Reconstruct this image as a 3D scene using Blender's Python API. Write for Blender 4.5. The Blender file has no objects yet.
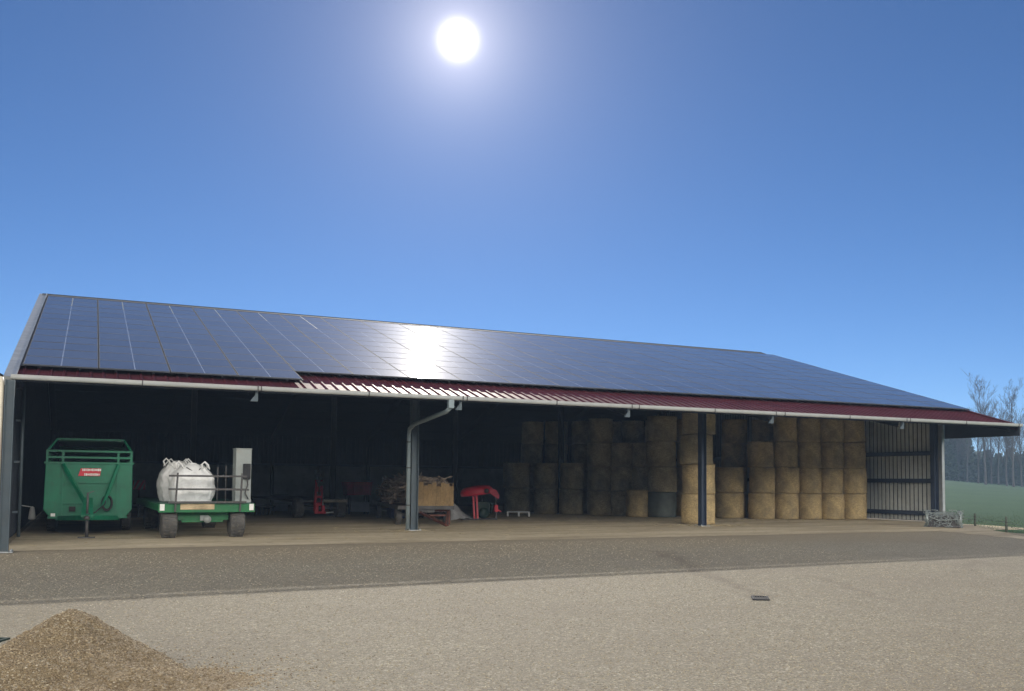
import bpy, bmesh, math, random
from mathutils import Vector, Matrix, noise

random.seed(7)
scene = bpy.context.scene
COL = scene.collection
PI = math.pi

# ------------------------------------------------------------------ helpers
def lerp(a, b, t): return a + (b - a) * t
def clamp(v, a=0.0, b=1.0): return max(a, min(b, v))

class MB:
    """collects boxes, bars, tubes, lathes and links them as ONE mesh object"""
    def __init__(self): self.v = []; self.f = []; self.s = []
    def add(self, vs, fs, smooth=False):
        o = len(self.v); self.v += [tuple(q) for q in vs]
        for f in fs: self.f.append([i + o for i in f]); self.s.append(smooth)
        return self
    def box(self, c, s, rz=0.0, M=None):
        hx, hy, hz = s[0] / 2, s[1] / 2, s[2] / 2
        vs = [Vector((x, y, z)) for x in (-hx, hx) for y in (-hy, hy) for z in (-hz, hz)]
        R = M if M is not None else Matrix.Rotation(rz, 3, 'Z')
        vs = [R @ v + Vector(c) for v in vs]
        return self.add(vs, [(0, 1, 3, 2), (4, 6, 7, 5), (0, 4, 5, 1), (2, 3, 7, 6), (0, 2, 6, 4), (1, 5, 7, 3)])
    def bar(self, a, b, w, h=None, up=(0, 0, 1)):
        h = h or w; a = Vector(a); b = Vector(b); d = (b - a); L = d.length; d.normalize()
        u = Vector(up)
        if abs(d.dot(u)) > .98: u = Vector((0, 1, 0))
        r = d.cross(u).normalized(); u = r.cross(d)
        vs = []
        for p in (a, b):
            for sx, sy in ((-1, -1), (1, -1), (1, 1), (-1, 1)): vs.append(p + r * sx * w / 2 + u * sy * h / 2)
        return self.add(vs, [(3, 2, 1, 0), (4, 5, 6, 7), (0, 1, 5, 4), (1, 2, 6, 5), (2, 3, 7, 6), (3, 0, 4, 7)])
    def tube(self, pts, r, n=8, cap=True, smooth=True):
        pts = [Vector(p) for p in pts]; m = len(pts)
        rs = r if isinstance(r, (list, tuple)) else [r] * m
        vs = []; prev = None
        for i, p in enumerate(pts):
            d = (pts[min(i + 1, m - 1)] - pts[max(i - 1, 0)]).normalized()
            if prev is None:
                a = Vector((0, 0, 1)) if abs(d.z) < .9 else Vector((1, 0, 0))
                x = d.cross(a).normalized()
            else:
                x = (prev - d * prev.dot(d))
                x = x.normalized() if x.length > 1e-6 else d.orthogonal().normalized()
            prev = x; y = d.cross(x)
            for k in range(n):
                t = 2 * PI * k / n; vs.append(p + (x * math.cos(t) + y * math.sin(t)) * rs[i])
        fs = [(i * n + k, i * n + (k + 1) % n, (i + 1) * n + (k + 1) % n, (i + 1) * n + k) for i in range(m - 1) for k in range(n)]
        if cap: fs += [tuple(range(n - 1, -1, -1)), tuple((m - 1) * n + k for k in range(n))]
        return self.add(vs, fs, smooth)
    def lathe(self, prof, n=32, M=None, axis='Z', c=(0, 0, 0), smooth=True):
        vs = []
        for r, z in prof:
            for k in range(n):
                t = 2 * PI * k / n
                if axis == 'Z': q = Vector((r * math.cos(t), r * math.sin(t), z))
                elif axis == 'X': q = Vector((z, r * math.cos(t), r * math.sin(t)))
                else: q = Vector((r * math.cos(t), z, -r * math.sin(t)))
                if M is not None: q = M @ q
                vs.append(q + Vector(c))
        m = len(prof)
        fs = [(i * n + k, i * n + (k + 1) % n, (i + 1) * n + (k + 1) % n, (i + 1) * n + k) for i in range(m - 1) for k in range(n)]
        if prof[0][0] > 1e-4: fs.append(tuple(range(n - 1, -1, -1)))
        if prof[-1][0] > 1e-4: fs.append(tuple((m - 1) * n + k for k in range(n)))
        return self.add(vs, fs, smooth)
    def build(self, name, mat, parent=None, loc=None, bevel=0, weld=False):
        me = bpy.data.meshes.new(name)
        me.from_pydata(self.v, [], self.f)
        me.polygons.foreach_set('use_smooth', self.s)
        bm = bmesh.new(); bm.from_mesh(me)
        if weld: bmesh.ops.remove_doubles(bm, verts=bm.verts, dist=1e-4)
        bmesh.ops.recalc_face_normals(bm, faces=bm.faces)
        bm.to_mesh(me); bm.free()
        me.materials.append(mat)
        o = bpy.data.objects.new(name, me); COL.objects.link(o)
        if parent is not None: o.parent = parent
        if loc is not None: o.location = loc
        if bevel:
            md = o.modifiers.new('bevel', 'BEVEL'); md.width = bevel; md.segments = 2; md.limit_method = 'ANGLE'; md.angle_limit = math.radians(40)
        return o

def tag(o, label=None, cat=None, group=None, kind=None):
    if label: o['label'] = label
    if cat: o['category'] = cat
    if group: o['group'] = group
    if kind: o['kind'] = kind
    return o

def thing(name, label, cat, loc=(0, 0, 0), rz=0.0, group=None):
    o = bpy.data.objects.new(name, None); COL.objects.link(o)
    o.location = loc; o.rotation_euler = (0, 0, rz); o.empty_display_size = .3
    return tag(o, label, cat, group)

def copy_tree(o, parent=None):
    c = o.copy(); COL.objects.link(c); c.parent = parent
    for ch in list(o.children): copy_tree(ch, c)
    return c

# ------------------------------------------------------------------ materials
def newmat(name):
    m = bpy.data.materials.new(name); m.use_nodes = True
    nt = m.node_tree; nt.nodes.clear()
    out = nt.nodes.new('ShaderNodeOutputMaterial'); b = nt.nodes.new('ShaderNodeBsdfPrincipled')
    nt.links.new(b.outputs[0], out.inputs[0])
    return m, nt, b
def N(nt, t, **kw):
    n = nt.nodes.new(t)
    for k, v in kw.items():
        if k in n.inputs: n.inputs[k].default_value = v
        else: setattr(n, k, v)
    return n
def coords(nt, kind='Object', scale=(1, 1, 1)):
    tc = N(nt, 'ShaderNodeTexCoord'); mp = N(nt, 'ShaderNodeMapping'); mp.inputs['Scale'].default_value = scale
    nt.links.new(tc.outputs[kind], mp.inputs[0]); return mp.outputs[0]
def ramp(nt, fac, stops):
    r = N(nt, 'ShaderNodeValToRGB'); e = r.color_ramp.elements
    while len(e) > 1: e.remove(e[0])
    e[0].position = stops[0][0]; e[0].color = (*stops[0][1], 1)
    for p, c in stops[1:]:
        q = e.new(p); q.color = (*c, 1)
    nt.links.new(fac, r.inputs[0]); return r.outputs[0]
def mix(nt, fac, a, b, mode='MIX'):
    m = N(nt, 'ShaderNodeMix', data_type='RGBA', blend_type=mode)
    for i, q in ((0, fac), (6, a), (7, b)):
        if isinstance(q, (int, float)): m.inputs[i].default_value = q
        elif isinstance(q, tuple): m.inputs[i].default_value = (*q, 1)
        else: nt.links.new(q, m.inputs[i])
    return m.outputs[2]
def math_(nt, op, a, b=None, c=None):
    m = N(nt, 'ShaderNodeMath', operation=op)
    for i, q in enumerate((a, b, c)):
        if q is None: continue
        if isinstance(q, (int, float)): m.inputs[i].default_value = q
        else: nt.links.new(q, m.inputs[i])
    return m.outputs[0]
def noise_(nt, co, scale, detail=4, rough=.55):
    n = N(nt, 'ShaderNodeTexNoise'); n.inputs['Scale'].default_value = scale; n.inputs['Detail'].default_value = detail; n.inputs['Roughness'].default_value = rough
    nt.links.new(co, n.inputs['Vector']); return n.outputs[0]
def bump(nt, b, h, strength=.3, dist=.02):
    n = N(nt, 'ShaderNodeBump'); n.inputs['Strength'].default_value = strength; n.inputs['Distance'].default_value = dist
    nt.links.new(h, n.inputs['Height']); nt.links.new(n.outputs[0], b.inputs['Normal'])

def paint(name, c, rough=.5, metal=0.0, var=.25, dirt=None, scale=3.0, dirtamt=.35):
    """painted or bare metal / plastic with uneven tone, dust and scuffs"""
    m, nt, b = newmat(name); co = coords(nt)
    n1 = noise_(nt, co, scale, 5, .6)
    dark = tuple(x * (1 - var) for x in c); light = tuple(min(1, x * (1 + var)) for x in c)
    col = ramp(nt, n1, [(.3, dark), (.7, light)])
    d = dirt or (.20, .17, .13)
    n2 = noise_(nt, co, scale * 4.3, 6, .7)
    k = math_(nt, 'MULTIPLY', ramp(nt, n2, [(.52, (0, 0, 0)), (.75, (1, 1, 1))]), dirtamt)
    col = mix(nt, k, col, d)
    nt.links.new(col, b.inputs['Base Color'])
    b.inputs['Metallic'].default_value = metal
    r = ramp(nt, n2, [(.3, (rough * .8,) * 3), (.8, (min(1, rough * 1.4),) * 3)])
    nt.links.new(r, b.inputs['Roughness'])
    bump(nt, b, n2, .08, .01)
    return m

M = {}
M['red_roof'] = paint('red roof steel', (.078, .017, .024), .50, 0, .2, (.16, .10, .09), 1.2, .3)
M['red_roof'].node_tree.nodes['Principled BSDF'].inputs['Specular IOR Level'].default_value = .16
M['lining'] = paint('dark roof lining', (.012, .014, .02), .8)
M['steel'] = paint('blue grey column steel', (.075, .10, .115), .5, .2, .15, None, 1.5, .2)
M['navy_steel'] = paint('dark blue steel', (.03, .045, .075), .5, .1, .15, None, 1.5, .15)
M['galv'] = paint('galvanised steel', (.42, .44, .44), .42, .55, .15, (.25, .23, .2), 2.0, .3)
M['gutter'] = paint('pale gutter metal', (.38, .39, .375), .45, .15, .1, (.35, .33, .28), 2.0, .35)
M['pipe'] = paint('blue grey pipe', (.22, .27, .285), .5, .15, .12, (.2, .19, .17), 2, .3)
M['cream'] = paint('cream plastic pipe', (.68, .61, .47), .45, 0, .1)
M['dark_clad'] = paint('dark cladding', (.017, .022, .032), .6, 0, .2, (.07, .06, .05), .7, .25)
M['grey_clad'] = paint('light grey cladding', (.52, .54, .51), .6, .1, .15, (.25, .22, .18), .8, .35)
M['concrete_wall'] = paint('concrete wall', (.40, .41, .40), .9, 0, .25, (.12, .11, .1), .6, .4)
M['green'] = paint('green trailer paint', (.003, .145, .072), .45, 0, .3, (.04, .085, .05), 1.1, .5)
M['green_dark'] = paint('dark green paint', (.012, .095, .055), .5, 0, .25)
M['bright_green'] = paint('bright green paint', (.009, .14, .042), .42, 0, .25, (.10, .11, .07), 1.6, .5)
M['drain_green'] = paint('dark drain cover', (.006, .026, .018), .6, 0, .2)
M['black'] = paint('black rubber', (.018, .018, .019), .75, 0, .3, (.09, .08, .065), 2.5, .45)
M['iron'] = paint('dark iron', (.075, .072, .07), .6, .3, .3, (.10, .06, .04), 2.2, .4)
M['rust'] = paint('rusty frame', (.13, .045, .03), .75, .1, .35, (.08, .06, .05), 3, .5)
M['red'] = paint('red machine paint', (.56, .022, .04), .42, 0, .2, (.2, .08, .06), 2, .3)
M['red_old'] = paint('faded red paint', (.48, .04, .065), .55, 0, .3, (.12, .08, .07), 2, .45)
M['bag'] = paint('white woven plastic', (.74, .74, .72), .65, 0, .12, (.42, .40, .36), 2.2, .4)
M['white'] = paint('white paint', (.75, .74, .70), .55, 0, .1, (.4, .37, .3), 3, .35)
M['pale_grey'] = paint('pale grey panel', (.27, .295, .28), .5, .1, .12, (.3, .27, .22), 1.4, .45)
M['plastic_grey'] = paint('grey plastic', (.40, .41, .43), .5, 0, .15)
M['blue_plastic'] = paint('dark blue plastic', (.015, .03, .09), .5)
M['wire'] = paint('weathered wire', (.30, .34, .33), .5, .5, .3)
M['fence_wood'] = paint('weathered fence wood', (.07, .085, .06), .85, 0, .35)
M['film'] = paint('white plastic sheet', (.55, .55, .54), .4, 0, .25, (.25, .22, .18), 2, .5)

def wood(name, c, sc=(1, 1, 1)):
    m, nt, b = newmat(name); co = coords(nt, 'Object', sc)
    n = noise_(nt, co, 6, 6, .65)
    col = ramp(nt, n, [(.25, tuple(x * .55 for x in c)), (.55, c), (.85, tuple(min(1, x * 1.3) for x in c))])
    nt.links.new(col, b.inputs['Base Color']); b.inputs['Roughness'].default_value = .8
    n5 = noise_(nt, coords(nt), 2.4, 5, .65); col = mix(nt, math_(nt, 'MULTIPLY', ramp(nt, n5, [(.42, (0, 0, 0)), (.65, (1, 1, 1))]), .55), col, tuple(v * .38 for v in c)); nt.links.new(col, b.inputs['Base Color'])
    bump(nt, b, n, .25, .01); return m
M['wood'] = wood('crate wood', (.34, .22, .095), (5, 5, .9))
M['plank'] = wood('pale plank', (.55, .43, .26), (.8, 6, 6))
M['brush'] = wood('brushwood', (.48, .37, .28))
M['old_board'] = wood('old grey board', (.34, .30, .22), (.8, 6, 6))
M['tyre'] = paint('dusty tyre', (.075, .071, .064), .8, 0, .35, (.20, .175, .135), 3, .7)
M['bark'] = wood('grey bark', (.075, .076, .078), (3, 3, .5))
M['twig'] = wood('twigs', (.072, .068, .066))

def straw(name, c):
    m, nt, b = newmat(name)
    co = coords(nt, 'Object', (1, 1, 5)); co2 = coords(nt, 'Object', (1, 1, 1)); co3 = coords(nt, 'Object', (9, 9, 2.5))
    oi = N(nt, 'ShaderNodeObjectInfo')
    fib = noise_(nt, co, 7, 7, .75); fib2 = noise_(nt, co3, 5, 5, .7); blot = noise_(nt, co2, 1.8, 4, .6)
    h = mix(nt, .5, fib, fib2)
    col = ramp(nt, h, [(.30, tuple(x * .22 for x in c)), (.47, c), (.58, tuple(min(1, x * 1.5) for x in c)), (.70, tuple(min(1, x * 2.1) for x in c))])
    col = mix(nt, ramp(nt, blot, [(.42, (0, 0, 0)), (.68, (.75, .75, .75))]), col, tuple(v * q for v, q in zip(c, (.52, .55, .62))))
    hsv = N(nt, 'ShaderNodeHueSaturation'); nt.links.new(col, hsv.inputs['Color'])
    nt.links.new(math_(nt, 'MULTIPLY_ADD', oi.outputs['Random'], .16, .90), hsv.inputs['Value'])
    nt.links.new(hsv.outputs[0], b.inputs['Base Color']); b.inputs['Roughness'].default_value = .9
    bump(nt, b, h, .9, .04); return m
M['straw'] = straw('straw', (.41, .305, .15))
M['hay'] = straw('old grey hay', (.36, .29, .165))
M['wrap'] = paint('grey green bale net', (.085, .10, .085), .6, 0, .25, (.16, .14, .09), 2.5, .4)

def gravel_mat():
    m, nt, b = newmat('compacted gravel yard'); co = coords(nt)
    v = N(nt, 'ShaderNodeTexVoronoi'); v.inputs['Scale'].default_value = 34; nt.links.new(co, v.inputs['Vector'])
    v2 = N(nt, 'ShaderNodeTexVoronoi'); v2.inputs['Scale'].default_value = 84; nt.links.new(co, v2.inputs['Vector'])
    sep = N(nt, 'ShaderNodeSeparateColor'); nt.links.new(v.outputs['Color'], sep.inputs[0])
    sep2 = N(nt, 'ShaderNodeSeparateColor'); nt.links.new(v2.outputs['Color'], sep2.inputs[0])
    base = ramp(nt, sep.outputs[0], [(0, (.110, .092, .060)), (.5, (.256, .224, .152)), (.86, (.335, .295, .20)), (1, (.66, .60, .47))])
    base2 = ramp(nt, sep2.outputs[0], [(0, (.125, .103, .07)), (.6, (.265, .23, .157)), (1, (.50, .45, .34))])
    col = mix(nt, .5, base, base2)
    n = noise_(nt, co, .22, 5, .62); n2 = noise_(nt, co, 1.7, 5, .7)
    col = mix(nt, math_(nt, 'MULTIPLY', ramp(nt, n, [(.4, (0, 0, 0)), (.68, (1, 1, 1))]), .38), col, (.185, .152, .107))
    col = mix(nt, math_(nt, 'MULTIPLY', ramp(nt, n2, [(.5, (0, 0, 0)), (.8, (1, 1, 1))]), .35), col, (.335, .293, .225))
    geo = N(nt, 'ShaderNodeSeparateXYZ'); nt.links.new(co, geo.inputs[0])
    mr0 = N(nt, 'ShaderNodeMapRange', interpolation_type='SMOOTHSTEP'); nt.links.new(math_(nt, 'ADD', geo.outputs[1], math_(nt, 'MULTIPLY', n, 4.0)), mr0.inputs[0]); mr0.inputs[1].default_value = 23; mr0.inputs[2].default_value = 28.5; mr0.inputs[4].default_value = .5
    col = mix(nt, mr0.outputs[0], col, (.30, .235, .145))
    # two damp wheel / run-off stains with their own shape, leading to the drain
    tc = N(nt, 'ShaderNodeTexCoord')
    wob = N(nt, 'ShaderNodeVectorMath', operation='MULTIPLY_ADD')
    nz = N(nt, 'ShaderNodeTexNoise'); nz.inputs['Scale'].default_value = .9; nt.links.new(tc.outputs['Object'], nz.inputs['Vector'])
    nt.links.new(nz.outputs['Color'], wob.inputs[0]); wob.inputs[1].default_value = (1.1, 1.1, 0); nt.links.new(tc.outputs['Object'], wob.inputs[2])
    sx = N(nt, 'ShaderNodeSeparateXYZ'); nt.links.new(wob.outputs[0], sx.inputs[0])
    stain = None
    for (ax, ay, bx, by, w, amt) in ((15.4, 22.8, 12.1, 14.6, .34, .55), (15.4, 16.9, 14.0, 13.3, .22, .4), (22.5, 18.5, 19.5, 16.2, .25, .3)):
        L = math.hypot(bx - ax, by - ay); dx, dy = (bx - ax) / L, (by - ay) / L
        px = math_(nt, 'SUBTRACT', sx.outputs[0], ax); py = math_(nt, 'SUBTRACT', sx.outputs[1], ay)
        al = math_(nt, 'ADD', math_(nt, 'MULTIPLY', px, dx), math_(nt, 'MULTIPLY', py, dy))
        ac = math_(nt, 'ABSOLUTE', math_(nt, 'SUBTRACT', math_(nt, 'MULTIPLY', px, dy), math_(nt, 'MULTIPLY', py, dx)))
        e = math_(nt, 'MAXIMUM', ac, math_(nt, 'MAXIMUM', math_(nt, 'MULTIPLY', al, -1.0), math_(nt, 'SUBTRACT', al, L)))
        mr = N(nt, 'ShaderNodeMapRange'); nt.links.new(e, mr.inputs[0])
        mr.inputs[1].default_value = w * .2; mr.inputs[2].default_value = w; mr.inputs[3].default_value = amt; mr.inputs[4].default_value = 0
        stain = mr.outputs[0] if stain is None else math_(nt, 'MAXIMUM', stain, mr.outputs[0])
    stain = math_(nt, 'MULTIPLY', stain, ramp(nt, n2, [(.3, (.35,) * 3), (.6, (1, 1, 1))]))
    col = mix(nt, stain, col, (.14, .11, .075))
    nt.links.new(col, b.inputs['Base Color']); b.inputs['Roughness'].default_value = .88
    h = math_(nt, 'ADD', math_(nt, 'MULTIPLY', v.outputs['Distance'], -1.0), math_(nt, 'MULTIPLY', noise_(nt, co, 9, 4), .8))
    bump(nt, b, h, .55, .018)
    return m
M['gravel'] = gravel_mat()

def slab_mat():
    m, nt, b = newmat('dusty concrete slab'); co = coords(nt); co2 = coords(nt, 'Object', (.25, 1.0, 1))
    n = noise_(nt, co2, .8, 6, .65); n2 = noise_(nt, co, 3.2, 6, .7); n3 = noise_(nt, co, 26, 3, .7)
    col = ramp(nt, n, [(.3, (.30, .24, .15)), (.5, (.46, .38, .25)), (.7, (.60, .51, .35))])
    col = mix(nt, math_(nt, 'MULTIPLY', ramp(nt, n2, [(.5, (0, 0, 0)), (.72, (1, 1, 1))]), .5), col, (.19, .15, .10))
    col = mix(nt, math_(nt, 'MULTIPLY', ramp(nt, n3, [(.58, (0, 0, 0)), (.7, (1, 1, 1))]), .45), col, (.55, .47, .31))
    nt.links.new(col, b.inputs['Base Color']); b.inputs['Roughness'].default_value = .85
    bump(nt, b, n3, .25, .01); return m
M['slab'] = slab_mat()

def grass_ground():
    m, nt, b = newmat('meadow grass'); co = coords(nt)
    n = noise_(nt, co, .06, 5, .6); n2 = noise_(nt, co, 1.6, 6, .7)
    col = ramp(nt, n, [(.3, (.045, .098, .048)), (.7, (.064, .128, .060))])
    col = mix(nt, math_(nt, 'MULTIPLY', ramp(nt, n2, [(.4, (0, 0, 0)), (.75, (1, 1, 1))]), .5), col, (.078, .125, .066))
    nt.links.new(col, b.inputs['Base Color']); b.inputs['Roughness'].default_value = .95; b.inputs['Specular IOR Level'].default_value = .2
    bump(nt, b, n2, .8, .15); return m
M['meadow'] = grass_ground()

def pebble_mat():
    m, nt, b = newmat('sandy gravel'); co = coords(nt)
    v = N(nt, 'ShaderNodeTexVoronoi'); v.inputs['Scale'].default_value = 58; nt.links.new(co, v.inputs['Vector'])
    v2 = N(nt, 'ShaderNodeTexVoronoi'); v2.inputs['Scale'].default_value = 135; nt.links.new(co, v2.inputs['Vector'])
    s1 = N(nt, 'ShaderNodeSeparateColor'); nt.links.new(v.outputs['Color'], s1.inputs[0])
    s2 = N(nt, 'ShaderNodeSeparateColor'); nt.links.new(v2.outputs['Color'], s2.inputs[0])
    a = ramp(nt, s1.outputs[0], [(0, (.135, .095, .05)), (.45, (.31, .228, .118)), (.8, (.42, .32, .18)), (1, (.72, .64, .50))])
    c = ramp(nt, s2.outputs[0], [(0, (.17, .115, .06)), (.6, (.32, .238, .124)), (1, (.50, .41, .265))])
    n = noise_(nt, co, 2.2, 4)
    col = mix(nt, .45, a, c); col = mix(nt, math_(nt, 'MULTIPLY', ramp(nt, n, [(.4, (0,) * 3), (.7, (1,) * 3)]), .35), col, (.25, .17, .085))
    nt.links.new(col, b.inputs['Base Color']); b.inputs['Roughness'].default_value = .85
    h = math_(nt, 'ADD', math_(nt, 'MULTIPLY', v.outputs['Distance'], -1.0), math_(nt, 'MULTIPLY', v2.outputs['Distance'], -.6))
    bump(nt, b, h, .9, .02); return m
M['pebble'] = pebble_mat()
def stone_mat(k=1.0):
    m, nt, b = newmat('loose pebbles'); gi = N(nt, 'ShaderNodeNewGeometry')
    col = ramp(nt, gi.outputs['Random Per Island'], [(0, (.15, .105, .06)), (.5, (.30, .23, .135)), (.85, (.42, .33, .20)), (1, (.54, .46, .33))])
    nt.links.new(col, b.inputs['Base Color']); b.inputs['Roughness'].default_value = .8; return m
M['stones'] = stone_mat()
M['stones_pale'] = stone_mat()
for e_ in [n for n in M['stones_pale'].node_tree.nodes if n.type == 'VALTORGB'][0].color_ramp.elements:
    c_ = e_.color; e_.color = (min(.7, c_[0] * 1.05 + .06), min(.65, c_[1] * 1.1 + .06), min(.55, c_[2] * 1.15 + .05), 1)

PW, PH = 1.922, 1.2743          # module pitch along the eave and up the slope
def panel_mat():
    m, nt, b = newmat('solar glass'); tc = N(nt, 'ShaderNodeTexCoord'); s = N(nt, 'ShaderNodeSeparateXYZ'); nt.links.new(tc.outputs['Object'], s.inputs[0])
    ax = math_(nt, 'ABSOLUTE', s.outputs[0]); ay = math_(nt, 'ABSOLUTE', s.outputs[1])
    mid = math_(nt, 'LESS_THAN', ax, .016)
    cx = math_(nt, 'LESS_THAN', math_(nt, 'PINGPONG', math_(nt, 'ADD', s.outputs[0], 10), .0775), .0022)
    cy = math_(nt, 'LESS_THAN', math_(nt, 'PINGPONG', math_(nt, 'ADD', s.outputs[1], 10), .101), .0028)
    grid = math_(nt, 'MAXIMUM', cx, cy)
    oi = N(nt, 'ShaderNodeObjectInfo')
    base = mix(nt, oi.outputs['Random'], (.066, .070, .086), (.082, .088, .106))
    col = mix(nt, math_(nt, 'MULTIPLY', grid, .5), base, (.06, .075, .11)); col = mix(nt, mid, col, (.27, .30, .36))
    nt.links.new(col, b.inputs['Base Color'])
    n = noise_(nt, coords(nt), 1.1, 4)
    nt.links.new(ramp(nt, n, [(.3, (.030,) * 3), (.7, (.044,) * 3)]), b.inputs['Roughness'])
    b.inputs['IOR'].default_value = 1.5
    b.inputs['Coat Weight'].default_value = .05; b.inputs['Coat Roughness'].default_value = .40
    return m
M['panel'] = panel_mat()
M['panel_frame'] = paint('panel frame', (.055, .06, .07), .75, 0, .1, None, 3, .05)

# ------------------------------------------------------------------ ground heights
FX, FY = .4157, .9095                       # horizontal heading of the camera
def hgt(x, y):
    t = clamp((y - 18.0) / 10.5)
    z = -(.39 - .0063 * clamp(x, -6, 30)) * (1 - t)
    D = FX * x + FY * y; L = FY * x - FX * y
    if D > 45:
        q = L / D
        k = clamp((D - 45) / 140); k = k * k * (3 - 2 * k)
        z += k * min(D, 320) / 200 * clamp(2.4 - 13.3 * (q - .46), 0, 5.5)
    return z
def sheet(name, xs, ys, mat, off, xclip=None):
    vs, fs = [], []
    nx = len(xs)
    for y in ys:
        xr = xclip(y) if xclip else None
        for x in xs:
            X = min(x, xr) if xr is not None else x
            vs.append((X, y, hgt(X, y) + off))
    for j in range(len(ys) - 1):
        for i in range(nx - 1):
            a, b_, c, d = j * nx + i, j * nx + i + 1, (j + 1) * nx + i + 1, (j + 1) * nx + i
            if vs[a][0] == vs[b_][0] and vs[c][0] == vs[d][0]: continue
            fs.append((a, b_, c, d))
    o = MB().add(vs, fs, True).build(name, mat)
    return tag(o, kind='structure')
def frange(a, b, s):
    r = []; v = a
    while v < b - 1e-6: r.append(v); v += s
    return r + [b]
EDGE = lambda y: 31.35 + (y - 23.6) * .735
gx = [-900, -500, -300, -180, -110, -70, -46] + frange(-30, 60, 2.5) + frange(66, 220, 7) + [250, 300, 380, 500, 700, 1000]
gy = [-300, -120, -50, -20] + [-5, 5, 12, 18, 20, 22, 24, 26, 28.5] + frange(32, 260, 6) + [290, 340, 420, 560, 800, 1400]
tag(sheet('meadow', gx, gy, M['meadow'], 0.0), label='hazy green grass meadow sloping up to the misty woods', kind='structure')
yy = frange(-20, 18, 2) + frange(20, 28, 1) + [28.5, 30, 33, 36, 40, 46, 54, 66]
sheet('yard', frange(-60, 40, 2), yy, M['gravel'], .005, lambda y: EDGE(y) + max(0.0, (25.6 - y) * .9) if y < 34 else 38.5)
sheet('floor_slab', frange(-1.75, 36.3, 1.0), frange(26.4, 28.4, .5) + [28.5] + frange(29.5, 60.5, 2), M['slab'], .012)
# pale verge between the yard and the meadow
vg = []
for y in frange(22.0, 31.0, .6):
    e = EDGE(y); w = .35 + 2.9 * clamp((y - 22.6) / 4.5) + .12 * math.sin(y * 5.1)
    vg.append((e - w, e + .15 + .1 * math.sin(y * 3.3), y))
mb = MB(); vs = []; fs = []
for i, (a, b_, y) in enumerate(vg): vs += [(a, y, hgt(a, y) + .010), (b_, y, hgt(b_, y) + .010)]
for i in range(len(vg) - 1): fs.append((2 * i, 2 * i + 1, 2 * i + 3, 2 * i + 2))
tag(mb.add(vs, fs).build('path', M['slab']), kind='structure')

# ------------------------------------------------------------------ the open barn
EY, EZ, RY, RZ = 27.586, 4.4736, 44.627, 9.6877    # eave and ridge of the panel plane
XL, XR = -1.89, 36.85
WX = 36.30        # plane of the right gable wall
SL = math.atan2(RZ - EZ, RY - EY); SLEN = math.hypot(RY - EY, RZ - EZ)
cs, sn = math.cos(SL), math.sin(SL)
def roofp(x, s, off=0.0):   # s metres up the slope, off metres out of the roof plane
    return Vector((x, EY + s * cs - off * sn, EZ + s * sn + off * cs))
ROOT = Vector((17.3, 44.6, 0))
barn = thing('open_barn', 'long open-fronted steel barn with solar panels on its red roof', 'barn', ROOT)
def part(mb, name, mat, parent=None, label=None, bevel=0):
    o = mb.build(name, mat, parent or barn, None, bevel)
    if parent is None: o.location = -ROOT
    if label: o['label'] = label
    return o

# roof sheet: trapezoid ribs every 0.333 m
prof = []
x = XL
while x < XR - .01:
    prof += [(x, 0), (x + .235, 0), (x + .262, .036), (x + .306, .036)]
    x += .3333
prof.append((XR, 0))
def ribbed(pr, rows, fn):
    vs, fs = [], []
    n = len(pr)
    for r in rows:
        for (px, pz) in pr: vs.append(fn(px, r, pz))
    for j in range(len(rows) - 1):
        for i in range(n - 1): fs.append((j * n + i, j * n + i + 1, (j + 1) * n + i + 1, (j + 1) * n + i))
    return vs, fs
OFF = -.165
vs, fs = ribbed(prof, [.13, SLEN * .5, SLEN], lambda px, r, pz: roofp(px, r, OFF + pz))
part(MB().add(vs, fs), 'roof_sheet', M['red_roof'])
def backp(x, s, off=0.0):
    return Vector((x, 2 * RY - (EY + s * cs - off * sn), EZ + s * sn + off * cs))
vs, fs = ribbed(prof, [-.02, SLEN], lambda px, r, pz: backp(px, r, OFF + pz))
part(MB().add(vs, fs), 'roof_sheet', M['red_roof'])
mb = MB(); q = [roofp(XL + .02, .05, OFF - .03), roofp(XR - .02, .05, OFF - .03), roofp(XR - .02, SLEN - .02, OFF - .03), roofp(XL + .02, SLEN - .02, OFF - .03)]
mb.add(q + [v + Vector((0, 0, -.03)) for v in q], [(0, 1, 2, 3), (7, 6, 5, 4), (0, 4, 5, 1), (1, 5, 6, 2), (2, 6, 7, 3), (3, 7, 4, 0)])
q = [backp(XL + .02, .05, OFF - .03), backp(XR - .02, .05, OFF - .03), backp(XR - .02, SLEN - .02, OFF - .03), backp(XL + .02, SLEN - .02, OFF - .03)]
mb.add(q + [v + Vector((0, 0, -.03)) for v in q], [(0, 1, 2, 3), (7, 6, 5, 4), (0, 4, 5, 1), (1, 5, 6, 2), (2, 6, 7, 3), (3, 7, 4, 0)])
part(mb, 'roof_lining', M['lining'])
mb = MB()
for sgn, fn in ((1, roofp), (-1, backp)):
    a = [fn(XL - .02, SLEN - .45, -.06), fn(XR + .02, SLEN - .45, -.06), fn(XR + .02, SLEN + .02, -.055), fn(XL - .02, SLEN + .02, -.055)]
    mb.add(a + [v - Vector((0, 0, .012)) for v in a], [(0, 1, 2, 3), (4, 5, 6, 7), (0, 1, 5, 4), (1, 2, 6, 5), (2, 3, 7, 6), (3, 0, 4, 7)])
part(mb, 'ridge_cap', M['panel_frame'])
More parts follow.
